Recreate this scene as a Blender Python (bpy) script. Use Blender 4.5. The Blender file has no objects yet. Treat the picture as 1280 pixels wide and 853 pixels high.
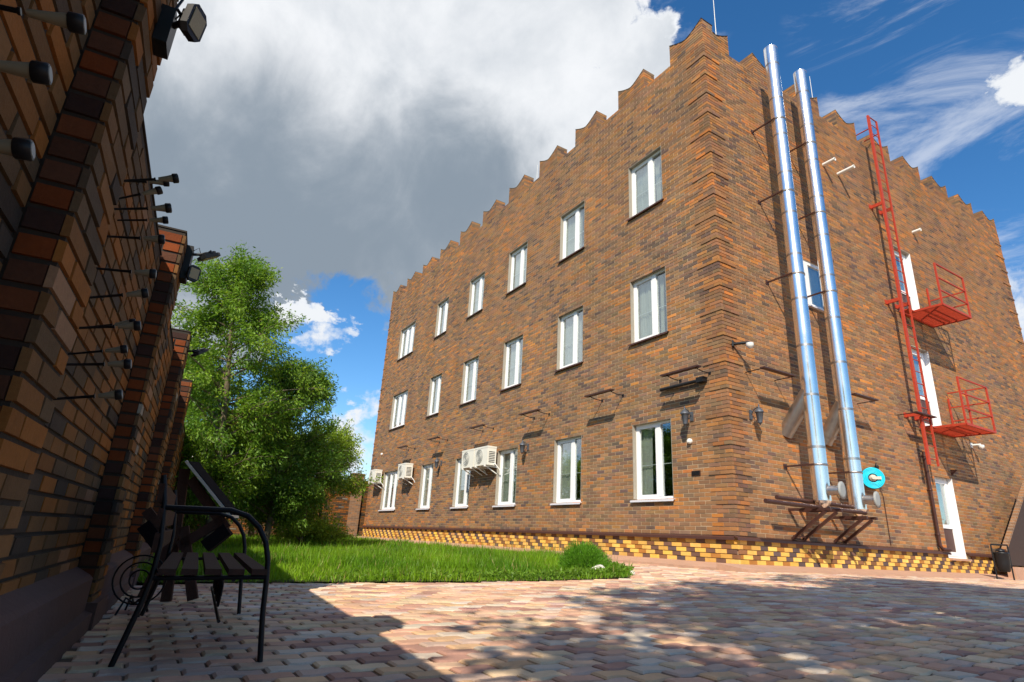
import bpy, math, random
import numpy as np
from mathutils import Vector, Matrix

rng = np.random.default_rng(7)
random.seed(7)
SC = bpy.context.scene
COL = SC.collection

# ------------------------------------------------------------------ camera
CAM = np.array([7.013, -8.864, 0.60])
R_ = np.array([0.5236, 0.8504, 0.0511]); U_ = np.array([0.2490, -0.2099, 0.9455]); F_ = np.array([-0.8147, 0.4823, 0.3216])
F_ /= np.linalg.norm(F_); R_ -= F_ * (R_ @ F_); R_ /= np.linalg.norm(R_); U_ = np.cross(R_, F_)
cd = bpy.data.cameras.new('camera'); cam = bpy.data.objects.new('camera', cd); COL.objects.link(cam)
cd.sensor_width = 36.0; cd.lens = 36.0 * 730.16 / 1280.0; cd.clip_start = 0.05; cd.clip_end = 3000
M = Matrix(((R_[0], U_[0], -F_[0], CAM[0]), (R_[1], U_[1], -F_[1], CAM[1]), (R_[2], U_[2], -F_[2], CAM[2]), (0, 0, 0, 1)))
cam.matrix_world = M
SC.camera = cam
FPX = 730.16


def to_px(P):
    d = np.asarray(P, float) - CAM
    z = d @ F_
    return 640 + FPX * (d @ R_) / z, 426.5 - FPX * (d @ U_) / z, z


def ray(u, v):
    d = F_ + R_ * (u - 640) / FPX - U_ * (v - 426.5) / FPX
    return d / np.linalg.norm(d)


# ------------------------------------------------------------------ world and sun
SUN = np.array([1.0, -0.95, 1.22]); SUN /= np.linalg.norm(SUN)
SC.view_settings.view_transform = 'Standard'
SC.view_settings.look = 'None'
SC.view_settings.exposure = 0.38
SC.view_settings.gamma = 1.0
SC.cycles.max_bounces = 6
SC.cycles.transparent_max_bounces = 12
SC.cycles.use_denoising = True

sun = bpy.data.lights.new('sun', 'SUN'); sun.energy = 5.0; sun.angle = math.radians(0.5); sun.color = (1.0, 0.90, 0.74)
so = bpy.data.objects.new('sun', sun); COL.objects.link(so)
so.rotation_euler = Vector(SUN).to_track_quat('Z', 'Y').to_euler(); so.location = (20, -19, 25)

world = bpy.data.worlds.new('World'); SC.world = world; world.use_nodes = True
wt = world.node_tree; wt.nodes.clear()


class NT:
    """small helper for writing node trees"""
    def __init__(s, nt):
        s.nt = nt

    def n(s, typ, **kw):
        nd = s.nt.nodes.new(typ)
        for k, v in kw.items():
            setattr(nd, k, v)
        return nd

    def put(s, sock, v):
        if isinstance(v, bpy.types.NodeSocket):
            s.nt.links.new(v, sock)
        else:
            sock.default_value = v

    def math(s, op, a, b=0.0, c=None, clamp=False):
        nd = s.n('ShaderNodeMath', operation=op); nd.use_clamp = clamp
        s.put(nd.inputs[0], a); s.put(nd.inputs[1], b)
        if c is not None:
            s.put(nd.inputs[2], c)
        return nd.outputs[0]

    def vdot(s, a, b):
        nd = s.n('ShaderNodeVectorMath', operation='DOT_PRODUCT')
        s.put(nd.inputs[0], a); s.put(nd.inputs[1], b)
        return nd.outputs['Value']

    def vmath(s, op, a, b):
        nd = s.n('ShaderNodeVectorMath', operation=op)
        s.put(nd.inputs[0], a); s.put(nd.inputs[1], b)
        return nd.outputs[0]

    def noise(s, vec, scale, detail=4, rough=0.55, dist=0.0):
        nd = s.n('ShaderNodeTexNoise'); s.put(nd.inputs['Vector'], vec)
        nd.inputs['Scale'].default_value = scale; nd.inputs['Detail'].default_value = detail
        nd.inputs['Roughness'].default_value = rough; nd.inputs['Distortion'].default_value = dist
        return nd.outputs['Fac']

    def mix(s, fac, a, b, blend='MIX'):
        nd = s.n('ShaderNodeMix', data_type='RGBA', blend_type=blend)
        s.put(nd.inputs[0], fac); s.put(nd.inputs[6], a); s.put(nd.inputs[7], b)
        return nd.outputs[2]

    def smooth(s, v, a, b):
        nd = s.n('ShaderNodeMapRange', interpolation_type='SMOOTHSTEP')
        s.put(nd.inputs[0], v); nd.inputs[1].default_value = a; nd.inputs[2].default_value = b
        return nd.outputs[0]


w = NT(wt)
wout = w.n('ShaderNodeOutputWorld')
sky = w.n('ShaderNodeTexSky', sky_type='NISHITA')
sky.sun_disc = False
sky.sun_elevation = math.asin(SUN[2]); sky.sun_rotation = math.atan2(SUN[0], SUN[1])
sky.altitude = 200; sky.air_density = 1.0; sky.dust_density = 0.25; sky.ozone_density = 3.0
hs = w.n('ShaderNodeHueSaturation'); hs.inputs['Saturation'].default_value = 1.28
wt.links.new(sky.outputs[0], hs.inputs['Color'])
bg = w.n('ShaderNodeBackground'); wt.links.new(hs.outputs[0], bg.inputs[0]); bg.inputs[1].default_value = 0.13
tc = w.n('ShaderNodeTexCoord').outputs['Generated']
n1 = w.noise(tc, 3.2, 8, 0.58, 0.25)
n2 = w.noise(w.vmath('ADD', tc, (3.1, 1.7, 0.4)), 7.0, 8, 0.6, 0.3)
rag = w.math('ADD', w.math('MULTIPLY', w.math('SUBTRACT', n1, 0.5), 1.6), w.math('MULTIPLY', w.math('SUBTRACT', n2, 0.5), 0.9))


def warp(scale, amp, detail, off):
    nd = w.n('ShaderNodeTexNoise'); nd.inputs['Scale'].default_value = scale; nd.inputs['Detail'].default_value = detail
    nd.inputs['Roughness'].default_value = 0.62
    w.put(nd.inputs['Vector'], w.vmath('ADD', w.vmath('MULTIPLY', tc, (1.0, 1.0, 1.7)), off))
    d = w.vmath('MULTIPLY', w.vmath('SUBTRACT', nd.outputs['Color'], (0.5, 0.5, 0.5)), (amp, amp, amp * 0.6))
    nm = w.n('ShaderNodeVectorMath', operation='NORMALIZE'); w.put(nm.inputs[0], w.vmath('ADD', tc, d))
    return nm.outputs[0]


TCW = warp(15.0, 0.17, 9, (4.0, 1.0, 2.0))
TCB = warp(6.0, 0.16, 9, (1.0, 6.0, 3.0))


def blob(u, v, deg, vec=None):
    c = tuple(ray(u, v)); cr = math.cos(math.radians(deg))
    return w.math('MULTIPLY', w.math('SUBTRACT', w.vdot(vec if vec is not None else tc, c), cr), 1.0 / (1 - cr))


def vmax(lst):
    a = lst[0]
    for b in lst[1:]:
        a = w.math('MAXIMUM', a, b)
    return a


# the great cumulus behind the building, with smaller heaps round it
big = vmax([blob(*b, TCB) for b in [(470, 90, 19), (330, 160, 15), (230, 40, 17), (100, 150, 22), (440, 235, 9.5), (600, 60, 12), (600, 250, 14),
                               (690, 30, 7), (795, 92, 4.6), (755, 150, 6), (250, -250, 24), (-200, 100, 26)]])
a_big = w.smooth(w.math('ADD', big, w.math('ADD', w.math('MULTIPLY', rag, 0.75), w.math('MULTIPLY', w.math('SUBTRACT', w.noise(tc, 14.0, 9, 0.65, 0.5), 0.5), 1.3))), -0.04, 0.26)
small = vmax([blob(*b, TCW) for b in [(428, 412, 1.5), (410, 419, 1.9), (388, 425, 1.4), (350, 393, 1.3), (372, 390, 1.6), (394, 387, 1.3), (462, 505, 2.0), (445, 518, 1.6), (440, 565, 4.0), (1320, 400, 6.5), (1300, 470, 6), (1280, 102, 1.8), (275, 360, 1.2)]])
n5 = w.noise(w.vmath('ADD', tc, (1.1, 4.7, 2.4)), 16.0, 9, 0.62, 0.4)
n6 = w.noise(w.vmath('ADD', tc, (7.1, 0.7, 1.4)), 9.0, 6, 0.6, 0.2)
rag2 = w.math('ADD', w.math('MULTIPLY', w.math('SUBTRACT', n5, 0.5), 4.5), w.math('MULTIPLY', w.math('SUBTRACT', n6, 0.5), 3.0))
a_small = w.smooth(w.math('ADD', w.math('SUBTRACT', small, 0.15), w.math('MULTIPLY', rag2, 0.8)), -0.2, 1.0)
# high thin streaks
mp = w.n('ShaderNodeMapping'); mp.inputs['Rotation'].default_value = (0.3, 0.5, 0.2); mp.inputs['Scale'].default_value = (1.0, 1.6, 4.2)
wt.links.new(tc, mp.inputs['Vector'])
n3 = w.noise(mp.outputs[0], 2.6, 9, 0.66, 0.9)
wz = vmax([blob(*b) for b in [(1150, 60, 9), (1220, 190, 8), (1250, 250, 8), (850, 10, 5), (1060, 20, 5)]])
a_wisp = w.math('MULTIPLY', w.smooth(n3, 0.47, 0.72), w.smooth(wz, 0.0, 0.5))
# scattered fair-weather clouds over the rest of the sky
n4 = w.noise(w.vmath('ADD', tc, (5.0, 2.0, 9.0)), 2.0, 8, 0.6, 0.3)
away = w.smooth(w.vdot(tc, tuple(F_)), 0.45, 0.2)
a_far = w.math('MULTIPLY', w.smooth(n4, 0.54, 0.68), away)
alpha = vmax([a_big, a_small, w.math('MULTIPLY', a_wisp, 0.45), a_far])
# grey underside of the great cloud, white heads and rims
core = vmax([blob(*b) for b in [(380, 300, 15), (450, 300, 13), (560, 250, 10), (240, 270, 13), (330, 230, 12)]])
n7 = w.noise(w.vmath('ADD', tc, (2.2, 8.8, 5.5)), 5.0, 9, 0.6, 0.8)
dark = w.smooth(w.math('ADD', w.math('ADD', core, w.math('MULTIPLY', rag, 0.7)), w.math('MULTIPLY', w.math('SUBTRACT', n7, 0.5), 1.3)), -0.45, 1.0)
veil = w.smooth(w.math('ADD', n1, w.math('MULTIPLY', n2, 0.35)), 0.50, 0.88)
ccol = w.mix(veil, (0.95, 0.97, 1.0, 1), (0.60, 0.65, 0.71, 1))
edge = w.smooth(big, 0.30, 0.02)
ccol = w.mix(w.math('MULTIPLY', edge, 0.8), ccol, (1.12, 1.13, 1.15, 1))
ccol = w.mix(dark, ccol, (0.27, 0.33, 0.40, 1))
ccol = w.mix(w.smooth(small, -0.2, 0.2), ccol, (0.90, 0.93, 0.97, 1))
bgc = w.n('ShaderNodeBackground'); wt.links.new(ccol, bgc.inputs[0]); bgc.inputs[1].default_value = 0.76
mx = w.n('ShaderNodeMixShader'); wt.links.new(alpha, mx.inputs[0]); wt.links.new(bg.outputs[0], mx.inputs[1]); wt.links.new(bgc.outputs[0], mx.inputs[2])
wt.links.new(mx.outputs[0], wout.inputs['Surface'])


# ------------------------------------------------------------------ materials
def mat_base(name):
    m = bpy.data.materials.new(name); m.use_nodes = True
    t = NT(m.node_tree)
    b = m.node_tree.nodes['Principled BSDF']
    return m, t, b


def mat_simple(name, col, rough=0.7, metal=0.0, var=0.15, nscale=14.0, bump=0.0, spec=0.4):
    m, t, b = mat_base(name)
    pos = t.n('ShaderNodeNewGeometry').outputs['Position']
    nz = t.noise(pos, nscale, 6, 0.6)
    c = t.mix(nz, tuple(x * (1 - var) for x in col) + (1,), tuple(min(1, x * (1 + var)) for x in col) + (1,))
    t.put(b.inputs['Base Color'], c)
    b.inputs['Metallic'].default_value = metal
    b.inputs['Specular IOR Level'].default_value = spec
    t.put(b.inputs['Roughness'], t.math('ADD', t.math('MULTIPLY', nz, 0.2), rough - 0.1))
    if bump:
        bp = t.n('ShaderNodeBump'); bp.inputs['Strength'].default_value = bump; bp.inputs['Distance'].default_value = 0.01
        t.put(bp.inputs['Height'], t.noise(pos, nscale * 4, 6, 0.7)); t.put(b.inputs['Normal'], bp.outputs[0])
    return m


def mat_tint(name, rough=0.85, grain=90.0, amp=0.45, bump=0.5, blotch=7.0, spec=0.25, stain=0.8):
    """base colour from the piece's own 'tint', with fine grain, blotches and relief"""
    m, t, b = mat_base(name)
    at = t.n('ShaderNodeAttribute', attribute_name='tint').outputs['Color']
    pos = t.n('ShaderNodeNewGeometry').outputs['Position']
    g = t.noise(pos, grain, 4, 0.7); bl = t.noise(pos, blotch, 5, 0.6)
    f = t.math('ADD', t.math('MULTIPLY', g, amp), t.math('MULTIPLY', bl, amp))
    f = t.math('ADD', f, 1.0 - amp)
    # broad weathering: grime and faint streaks
    st = t.noise(t.vmath('MULTIPLY', pos, (1.0, 1.0, 0.35)), stain, 7, 0.68, 0.6)
    f = t.math('MULTIPLY', f, t.math('ADD', 0.62, t.math('MULTIPLY', st, 0.78)))
    cmb = t.n('ShaderNodeCombineXYZ')
    for i in range(3):
        t.put(cmb.inputs[i], f)
    c = t.vmath('MULTIPLY', at, cmb.outputs[0])
    t.put(b.inputs['Base Color'], c)
    b.inputs['Roughness'].default_value = rough
    b.inputs['Specular IOR Level'].default_value = spec
    bp = t.n('ShaderNodeBump'); bp.inputs['Strength'].default_value = bump; bp.inputs['Distance'].default_value = 0.004
    t.put(bp.inputs['Height'], t.noise(pos, grain * 1.3, 5, 0.7)); t.put(b.inputs['Normal'], bp.outputs[0])
    return m


def mat_leaf(name, trans=0.35):
    m, t, b = mat_base(name)
    at = t.n('ShaderNodeAttribute', attribute_name='tint').outputs['Color']
    t.put(b.inputs['Base Color'], at); b.inputs['Roughness'].default_value = 0.5
    b.inputs['Specular IOR Level'].default_value = 0.35
    tr = t.n('ShaderNodeBsdfTranslucent'); t.put(tr.inputs[0], t.mix(0.5, at, t.vmath('MULTIPLY', at, (1.5, 1.5, 0.5))))
    mxs = t.n('ShaderNodeMixShader'); mxs.inputs[0].default_value = trans
    t.nt.links.new(b.outputs[0], mxs.inputs[1]); t.nt.links.new(tr.outputs[0], mxs.inputs[2])
    out = [n for n in t.nt.nodes if n.type == 'OUTPUT_MATERIAL'][0]
    t.nt.links.new(mxs.outputs[0], out.inputs['Surface'])
    return m


def mat_glass(name, tint=(0.88, 0.92, 0.90), base=0.22):
    m, t, b = mat_base(name)
    tr = t.n('ShaderNodeBsdfTransparent'); tr.inputs[0].default_value = tint + (1,)
    gl = t.n('ShaderNodeBsdfGlossy'); gl.inputs['Roughness'].default_value = 0.01; gl.inputs[0].default_value = (0.9, 0.95, 1, 1)
    lw = t.n('ShaderNodeLayerWeight'); lw.inputs[0].default_value = 0.5
    pos = t.n('ShaderNodeNewGeometry').outputs['Position']
    bp = t.n('ShaderNodeBump'); bp.inputs['Strength'].default_value = 0.12; bp.inputs['Distance'].default_value = 0.02
    t.put(bp.inputs['Height'], t.noise(pos, 1.6, 2, 0.5)); t.put(gl.inputs['Normal'], bp.outputs[0])
    f = t.math('ADD', t.math('MULTIPLY', t.math('POWER', lw.outputs['Facing'], 4.0), 1.1), base, clamp=True)
    mxs = t.n('ShaderNodeMixShader'); t.put(mxs.inputs[0], f)
    t.nt.links.new(tr.outputs[0], mxs.inputs[1]); t.nt.links.new(gl.outputs[0], mxs.inputs[2])
    out = [n for n in t.nt.nodes if n.type == 'OUTPUT_MATERIAL'][0]
    t.nt.links.new(mxs.outputs[0], out.inputs['Surface'])
    return m


def mat_brick_far(name):
    m, t, b = mat_base(name)
    pos = t.n('ShaderNodeNewGeometry').outputs['Position']
    sp = t.n('ShaderNodeSeparateXYZ'); t.put(sp.inputs[0], pos)
    cb = t.n('ShaderNodeCombineXYZ'); t.put(cb.inputs[0], t.math('ADD', sp.outputs[0], sp.outputs[1])); t.put(cb.inputs[1], sp.outputs[2])
    br = t.n('ShaderNodeTexBrick'); t.put(br.inputs['Vector'], cb.outputs[0])
    br.inputs['Scale'].default_value = 1.0; br.inputs['Brick Width'].default_value = 0.26; br.inputs['Row Height'].default_value = 0.075
    br.inputs['Mortar Size'].default_value = 0.006
    br.inputs['Color1'].default_value = (0.30, 0.14, 0.055, 1); br.inputs['Color2'].default_value = (0.15, 0.09, 0.055, 1)
    br.inputs['Mortar'].default_value = (0.25, 0.2, 0.15, 1)
    t.put(b.inputs['Base Color'], br.outputs[0]); b.inputs['Roughness'].default_value = 0.9
    return m


MT = {}
MT['brick'] = mat_tint('fired_brick')
MT['wallbrick'] = mat_tint('garden_wall_brick', grain=60, amp=0.5, bump=0.7)
MT['paver'] = mat_tint('concrete_paver', rough=0.8, grain=140, amp=0.3, bump=0.5, blotch=9.0, stain=1.9)
MT['mortar'] = mat_simple('mortar', (0.44, 0.33, 0.21), 0.9, var=0.25, nscale=5, bump=0.4)
MT['mortar_dark'] = mat_simple('dark_mortar', (0.035, 0.026, 0.02), 0.95, var=0.3, nscale=9, bump=0.5)
MT['brickfar'] = mat_brick_far('far_brick')
MT['flash'] = mat_simple('brown_flashing', (0.10, 0.045, 0.035), 0.45, 0.3, 0.2)
MT['coping'] = mat_simple('dark_coping', (0.045, 0.035, 0.035), 0.5, 0.3, 0.2)
MT['mossy'] = mat_simple('weathered_coping', (0.13, 0.10, 0.05), 0.85, 0, 0.35, 8)
MT['pvc'] = mat_simple('white_pvc', (0.80, 0.80, 0.80), 0.35, 0, 0.04, 4)
MT['sill'] = mat_simple('white_sill', (0.70, 0.70, 0.76), 0.4, 0.1, 0.05, 4)
MT['lintel'] = mat_simple('grey_render', (0.30, 0.27, 0.22), 0.85, 0, 0.2, 10)
MT['glass'] = mat_glass('window_glass')
MT['curtain'] = mat_simple('white_curtain', (0.50, 0.50, 0.45), 0.9, 0, 0.12, 5)
MT['curtain2'] = mat_simple('grey_blind', (0.42, 0.44, 0.42), 0.9, 0, 0.12, 5)
MT['room'] = mat_simple('room', (0.10, 0.09, 0.08), 0.9)
MT['steel'] = mat_simple('stainless_steel', (0.92, 0.91, 0.89), 0.25, 1.0, 0.03, 2)
MT['dullsteel'] = mat_simple('dull_steel', (0.42, 0.40, 0.38), 0.42, 1.0, 0.15, 12)
MT['red'] = mat_simple('red_paint', (0.40, 0.042, 0.016), 0.55, 0.0, 0.45, 16, 0.3)
MT['brownpipe'] = mat_simple('brown_paint', (0.065, 0.028, 0.022), 0.45, 0.2, 0.35)
MT['black'] = mat_simple('black_paint', (0.012, 0.012, 0.014), 0.45, 0.2, 0.2)
MT['blackmetal'] = mat_simple('wrought_iron', (0.010, 0.009, 0.011), 0.5, 0.4, 0.3, 20)
MT['lantern'] = mat_simple('pewter_iron', (0.10, 0.11, 0.13), 0.5, 0.4, 0.3)
MT['white'] = mat_simple('white_plastic', (0.75, 0.74, 0.70), 0.45, 0, 0.06)
MT['ac'] = mat_simple('aged_white_casing', (0.72, 0.70, 0.62), 0.5, 0, 0.08, 7)
MT['grille'] = mat_simple('grey_grille', (0.30, 0.31, 0.30), 0.6)
MT['cyan'] = mat_simple('cyan_hose', (0.01, 0.55, 0.72), 0.45, 0, 0.12, 30)
MT['navy'] = mat_simple('dark_blue_plastic', (0.02, 0.05, 0.12), 0.5)
MT['beige'] = mat_simple('beige_plastic', (0.55, 0.50, 0.42), 0.6)
MT['woodb'] = mat_simple('brown_stained_wood', (0.06, 0.03, 0.022), 0.8, 0, 0.4, 18, 0.4, spec=0.15)
MT['concrete'] = mat_simple('pinkish_concrete', (0.46, 0.27, 0.18), 0.9, 0, 0.22, 3.5, 0.6)
MT['plinthc'] = mat_simple('brown_painted_concrete', (0.09, 0.048, 0.042), 0.9, 0, 0.3, 4, 0.6)
MT['soil'] = mat_simple('soil', (0.055, 0.05, 0.02), 0.95, 0, 0.4, 2.5, 0.8)
MT['sand'] = mat_simple('joint_sand', (0.13, 0.09, 0.06), 0.95, 0, 0.3, 6, 0.5)
MT['ground'] = mat_simple('ground', (0.12, 0.12, 0.05), 0.95, 0, 0.4, 0.7, 0.5)
MT['grass'] = mat_leaf('grass_blades', 0.4)
MT['leaf'] = mat_leaf('leaves', 0.45)
MT['bark'] = mat_simple('bark', (0.14, 0.11, 0.07), 0.9, 0, 0.4, 12, 0.8)
MT['diffuser'] = mat_simple('clear_diffuser', (0.22, 0.19, 0.13), 0.35, 0, 0.2)
MT['lens'] = mat_simple('led_panel', (0.30, 0.24, 0.13), 0.4, 0, 0.35, 160)
MT['stone'] = mat_simple('pale_stone', (0.62, 0.56, 0.50), 0.85, 0, 0.2, 6, 0.5)
MT['roof'] = mat_simple('red_roof_tile', (0.33, 0.10, 0.05), 0.8, 0, 0.25, 4)
MT['housewall'] = mat_simple('cream_wall', (0.6, 0.55, 0.48), 0.85)
MT['panel'] = mat_simple('dark_panel', (0.010, 0.008, 0.009), 0.9, 0, 0.2, spec=0.05)
MT['cheek'] = mat_simple('brown_sheet_cladding', (0.05, 0.026, 0.018), 0.6, 0.1, 0.2)


# ------------------------------------------------------------------ mesh helpers
def link(o, parent=None):
    COL.objects.link(o)
    if parent is not None:
        o.parent = parent
    return o


def np_mesh(name, verts, quads, mat, tint=None, smooth=False):
    """verts Nx3, quads Mx4 (or Mx3) arrays, tint per vertex (N,3)"""
    me = bpy.data.meshes.new(name)
    verts = np.asarray(verts, np.float32); quads = np.asarray(quads, np.int32)
    k = quads.shape[1]
    me.vertices.add(len(verts)); me.vertices.foreach_set('co', verts.ravel())
    me.loops.add(quads.size); me.loops.foreach_set('vertex_index', quads.ravel())
    me.polygons.add(len(quads))
    me.polygons.foreach_set('loop_start', np.arange(0, quads.size, k, dtype=np.int32))
    me.polygons.foreach_set('loop_total', np.full(len(quads), k, np.int32))
    me.polygons.foreach_set('use_smooth', np.full(len(quads), bool(smooth)))
    if tint is not None:
        a = me.attributes.new('tint', 'FLOAT_COLOR', 'POINT')
        a.data.foreach_set('color', np.c_[tint, np.ones(len(tint))].astype(np.float32).ravel())
    me.update(calc_edges=True); me.validate()
    me.materials.append(mat)
    return me


def mobj(name, me, parent=None):
    return link(bpy.data.objects.new(name, me), parent)


class MB:
    def __init__(s):
        s.v = []; s.f = []; s.sm = []

    def add(s, vs, fs, smooth=False):
        o = len(s.v); s.v += [tuple(map(float, q)) for q in vs]
        s.f += [tuple(i + o for i in f) for f in fs]; s.sm += [smooth] * len(fs)

    def box(s, a, b):
        (x0, y0, z0), (x1, y1, z1) = a, b
        x0, x1 = sorted((x0, x1)); y0, y1 = sorted((y0, y1)); z0, z1 = sorted((z0, z1))
        s.add([(x0, y0, z0), (x1, y0, z0), (x1, y1, z0), (x0, y1, z0), (x0, y0, z1), (x1, y0, z1), (x1, y1, z1), (x0, y1, z1)],
              [(0, 3, 2, 1), (4, 5, 6, 7), (0, 1, 5, 4), (1, 2, 6, 5), (2, 3, 7, 6), (3, 0, 4, 7)])

    def obox(s, c, ax, ay, az):
        """box with centre c and half-axis vectors"""
        c, ax, ay, az = map(lambda q: np.array(q, float), (c, ax, ay, az))
        if np.cross(ax, ay) @ az < 0:
            ax = -ax
        v = [c + i * ax + j * ay + k * az for k in (-1, 1) for j in (-1, 1) for i in (-1, 1)]
        s.add(v, [(0, 2, 3, 1), (4, 5, 7, 6), (0, 1, 5, 4), (1, 3, 7, 5), (3, 2, 6, 7), (2, 0, 4, 6)])

    def bar(s, p, q, wd, ht, up=(0, 0, 1)):
        p, q, up = np.array(p, float), np.array(q, float), np.array(up, float)
        d = q - p; L = np.linalg.norm(d); d /= L
        if abs(d @ up) > .98:
            up = np.array([1., 0, 0])
        sd = np.cross(d, up); sd /= np.linalg.norm(sd); u2 = np.cross(sd, d)
        s.obox((p + q) / 2, d * L / 2, sd * wd / 2, u2 * ht / 2)

    def tube(s, pts, r, seg=8, caps=True):
        pts = [np.array(p, float) for p in pts]
        rs = r if isinstance(r, (list, tuple)) else [r] * len(pts)
        rings = []; prev = None
        for i, p in enumerate(pts):
            d = (pts[min(i + 1, len(pts) - 1)] - pts[max(i - 1, 0)]); d /= (np.linalg.norm(d) + 1e-9)
            if prev is None:
                a = np.cross(d, (0, 0, 1.0))
                if np.linalg.norm(a) < 1e-3:
                    a = np.cross(d, (1.0, 0, 0))
            else:
                a = prev - d * (prev @ d)
            a /= np.linalg.norm(a); prev = a; b = np.cross(d, a)
            rings.append([p + rs[i] * (a * math.cos(2 * math.pi * k / seg) + b * math.sin(2 * math.pi * k / seg)) for k in range(seg)])
        o = len(s.v)
        for rg in rings:
            s.v += [tuple(map(float, q)) for q in rg]
        for i in range(len(rings) - 1):
            for k in range(seg):
                a0 = o + i * seg + k; a1 = o + i * seg + (k + 1) % seg
                s.f.append((a0, a1, a1 + seg, a0 + seg)); s.sm.append(True)
        if caps:
            s.endcaps(o, o + (len(rings) - 1) * seg, seg)

    def lathe(s, c, axis, prof, seg=16):
        """prof: list of (distance along axis, radius)"""
        c = np.array(c, float); axis = np.array(axis, float); axis /= np.linalg.norm(axis)
        s_pts = [c + axis * h for h, _ in prof]
        a = np.cross(axis, (0, 0, 1.0))
        if np.linalg.norm(a) < 1e-3:
            a = np.array([1.0, 0, 0])
        a /= np.linalg.norm(a); b = np.cross(axis, a)
        o = len(s.v)
        for P, (_, r) in zip(s_pts, prof):
            for k in range(seg):
                s.v.append(tuple(P + max(r, 1e-4) * (a * math.cos(2 * math.pi * k / seg) + b * math.sin(2 * math.pi * k / seg))))
        for i in range(len(prof) - 1):
            for k in range(seg):
                a0 = o + i * seg + k; a1 = o + i * seg + (k + 1) % seg
                s.f.append((a0, a1, a1 + seg, a0 + seg)); s.sm.append(True)
        s.endcaps(o, o + (len(prof) - 1) * seg, seg)

    def endcaps(s, a, b, seg):
        """flat ends on vertices of their own, so that the side stays cleanly shaded"""
        va = [s.v[a + k] for k in reversed(range(seg))]; vb = [s.v[b + k] for k in range(seg)]
        s.add(va, [tuple(range(seg))]); s.add(vb, [tuple(range(seg))])

    def prism(s, poly, O, A, B, N):
        """poly of (a,b) in plane O + a*A + b*B, extruded by vector N"""
        O, A, B, N = map(lambda q: np.array(q, float), (O, A, B, N))
        n = len(poly); v = [O + a * A + b * B for a, b in poly]
        v += [q + N for q in v]
        area = sum(poly[i][0] * poly[(i + 1) % n][1] - poly[(i + 1) % n][0] * poly[i][1] for i in range(n))
        flip = (area * (np.cross(A, B) @ N)) > 0
        f = [tuple(range(n)), tuple(reversed(range(n, 2 * n)))] + [(i, i + n, (i + 1) % n + n, (i + 1) % n) for i in range(n)]
        if flip:
            f = [tuple(reversed(q)) for q in f]
        s.add(v, f)

    def mesh(s, name, mat):
        me = bpy.data.meshes.new(name); me.from_pydata(s.v, [], s.f)
        me.polygons.foreach_set('use_smooth', s.sm); me.update()
        me.materials.append(mat)
        return me

    def build(s, name, mat, parent=None, loc=None):
        o = mobj(name, s.mesh(name, mat), parent)
        if loc is not None:
            o.location = loc
        return o


def thing(name, label, cat, group=None, loc=(0, 0, 0), rz=0.0):
    o = bpy.data.objects.new(name, None); o.empty_display_size = 0.2
    COL.objects.link(o); o.location = loc; o.rotation_euler = (0, 0, rz)
    tag(o, label, cat, group)
    return o


def tag(o, label, cat, group=None):
    o['label'] = label; o['category'] = cat
    if group:
        o['group'] = group
    return o


def struct(o):
    o['kind'] = 'structure'; return o


def stuff(o):
    o['kind'] = 'stuff'; return o


def copy_thing(root, label, loc, rz=None):
    r = root.copy(); COL.objects.link(r); r.location = loc
    if rz is not None:
        r.rotation_euler = (0, 0, rz)
    r['label'] = label
    for ch in list(root.children):
        c = ch.copy(); COL.objects.link(c); c.parent = r
        for g in list(ch.children):
            d = g.copy(); COL.objects.link(d); d.parent = c
    return r


# ---- bricks: O + u*A + z*Z, outward normal N. rows: u0,u1,z0,z1,front,back
QF = np.array([[0, 1, 2, 3], [4, 5, 1, 0], [5, 6, 2, 1], [6, 7, 3, 2], [7, 4, 0, 3]])


def brick_verts(B, O, A, N, inset=0.002, depth_bev=0.005):
    """B: array (n,6). returns verts (n*8,3): 0-3 front ring, 4-7 back ring"""
    O, A, N = map(lambda q: np.array(q, float), (O, A, N)); Z = np.array([0, 0, 1.0])
    u0, u1, z0, z1, fr, bk = B.T
    n = len(B)
    out = np.empty((n, 8, 3))
    jit = rng.normal(0, 0.0012, (n, 4))
    for i, (uu, zz) in enumerate([(u0 + inset, z0 + inset), (u1 - inset, z0 + inset), (u1 - inset, z1 - inset), (u0 + inset, z1 - inset)]):
        out[:, i] = O + uu[:, None] * A + zz[:, None] * Z + (fr + jit[:, i])[:, None] * N
    for i, (uu, zz) in enumerate([(u0, z0), (u1, z0), (u1, z1), (u0, z1)]):
        out[:, 4 + i] = O + uu[:, None] * A + zz[:, None] * Z + bk[:, None] * N
    return out


def brick_mesh(name, B, tint, O, A, N, mat, inset=0.002):
    v = brick_verts(B, O, A, N, inset)
    n = len(B)
    q = (QF[None] + 8 * np.arange(n)[:, None, None]).reshape(-1, 4)
    Zc = np.cross(np.array(A, float), [0, 0, 1.0])
    if Zc @ np.array(N, float) < 0:
        q = q[:, ::-1]
    return v, q, np.repeat(tint, 8, axis=0)


def intervals_minus(a, b, cuts):
    segs = [(a, b)]
    for c0, c1 in cuts:
        ns = []
        for s0, s1 in segs:
            if c1 <= s0 or c0 >= s1:
                ns.append((s0, s1))
            else:
                if c0 > s0: ns.append((s0, c0))
                if c1 < s1: ns.append((c1, s1))
        segs = ns
    return [s for s in segs if s[1] - s[0] > 0.02]


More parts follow.
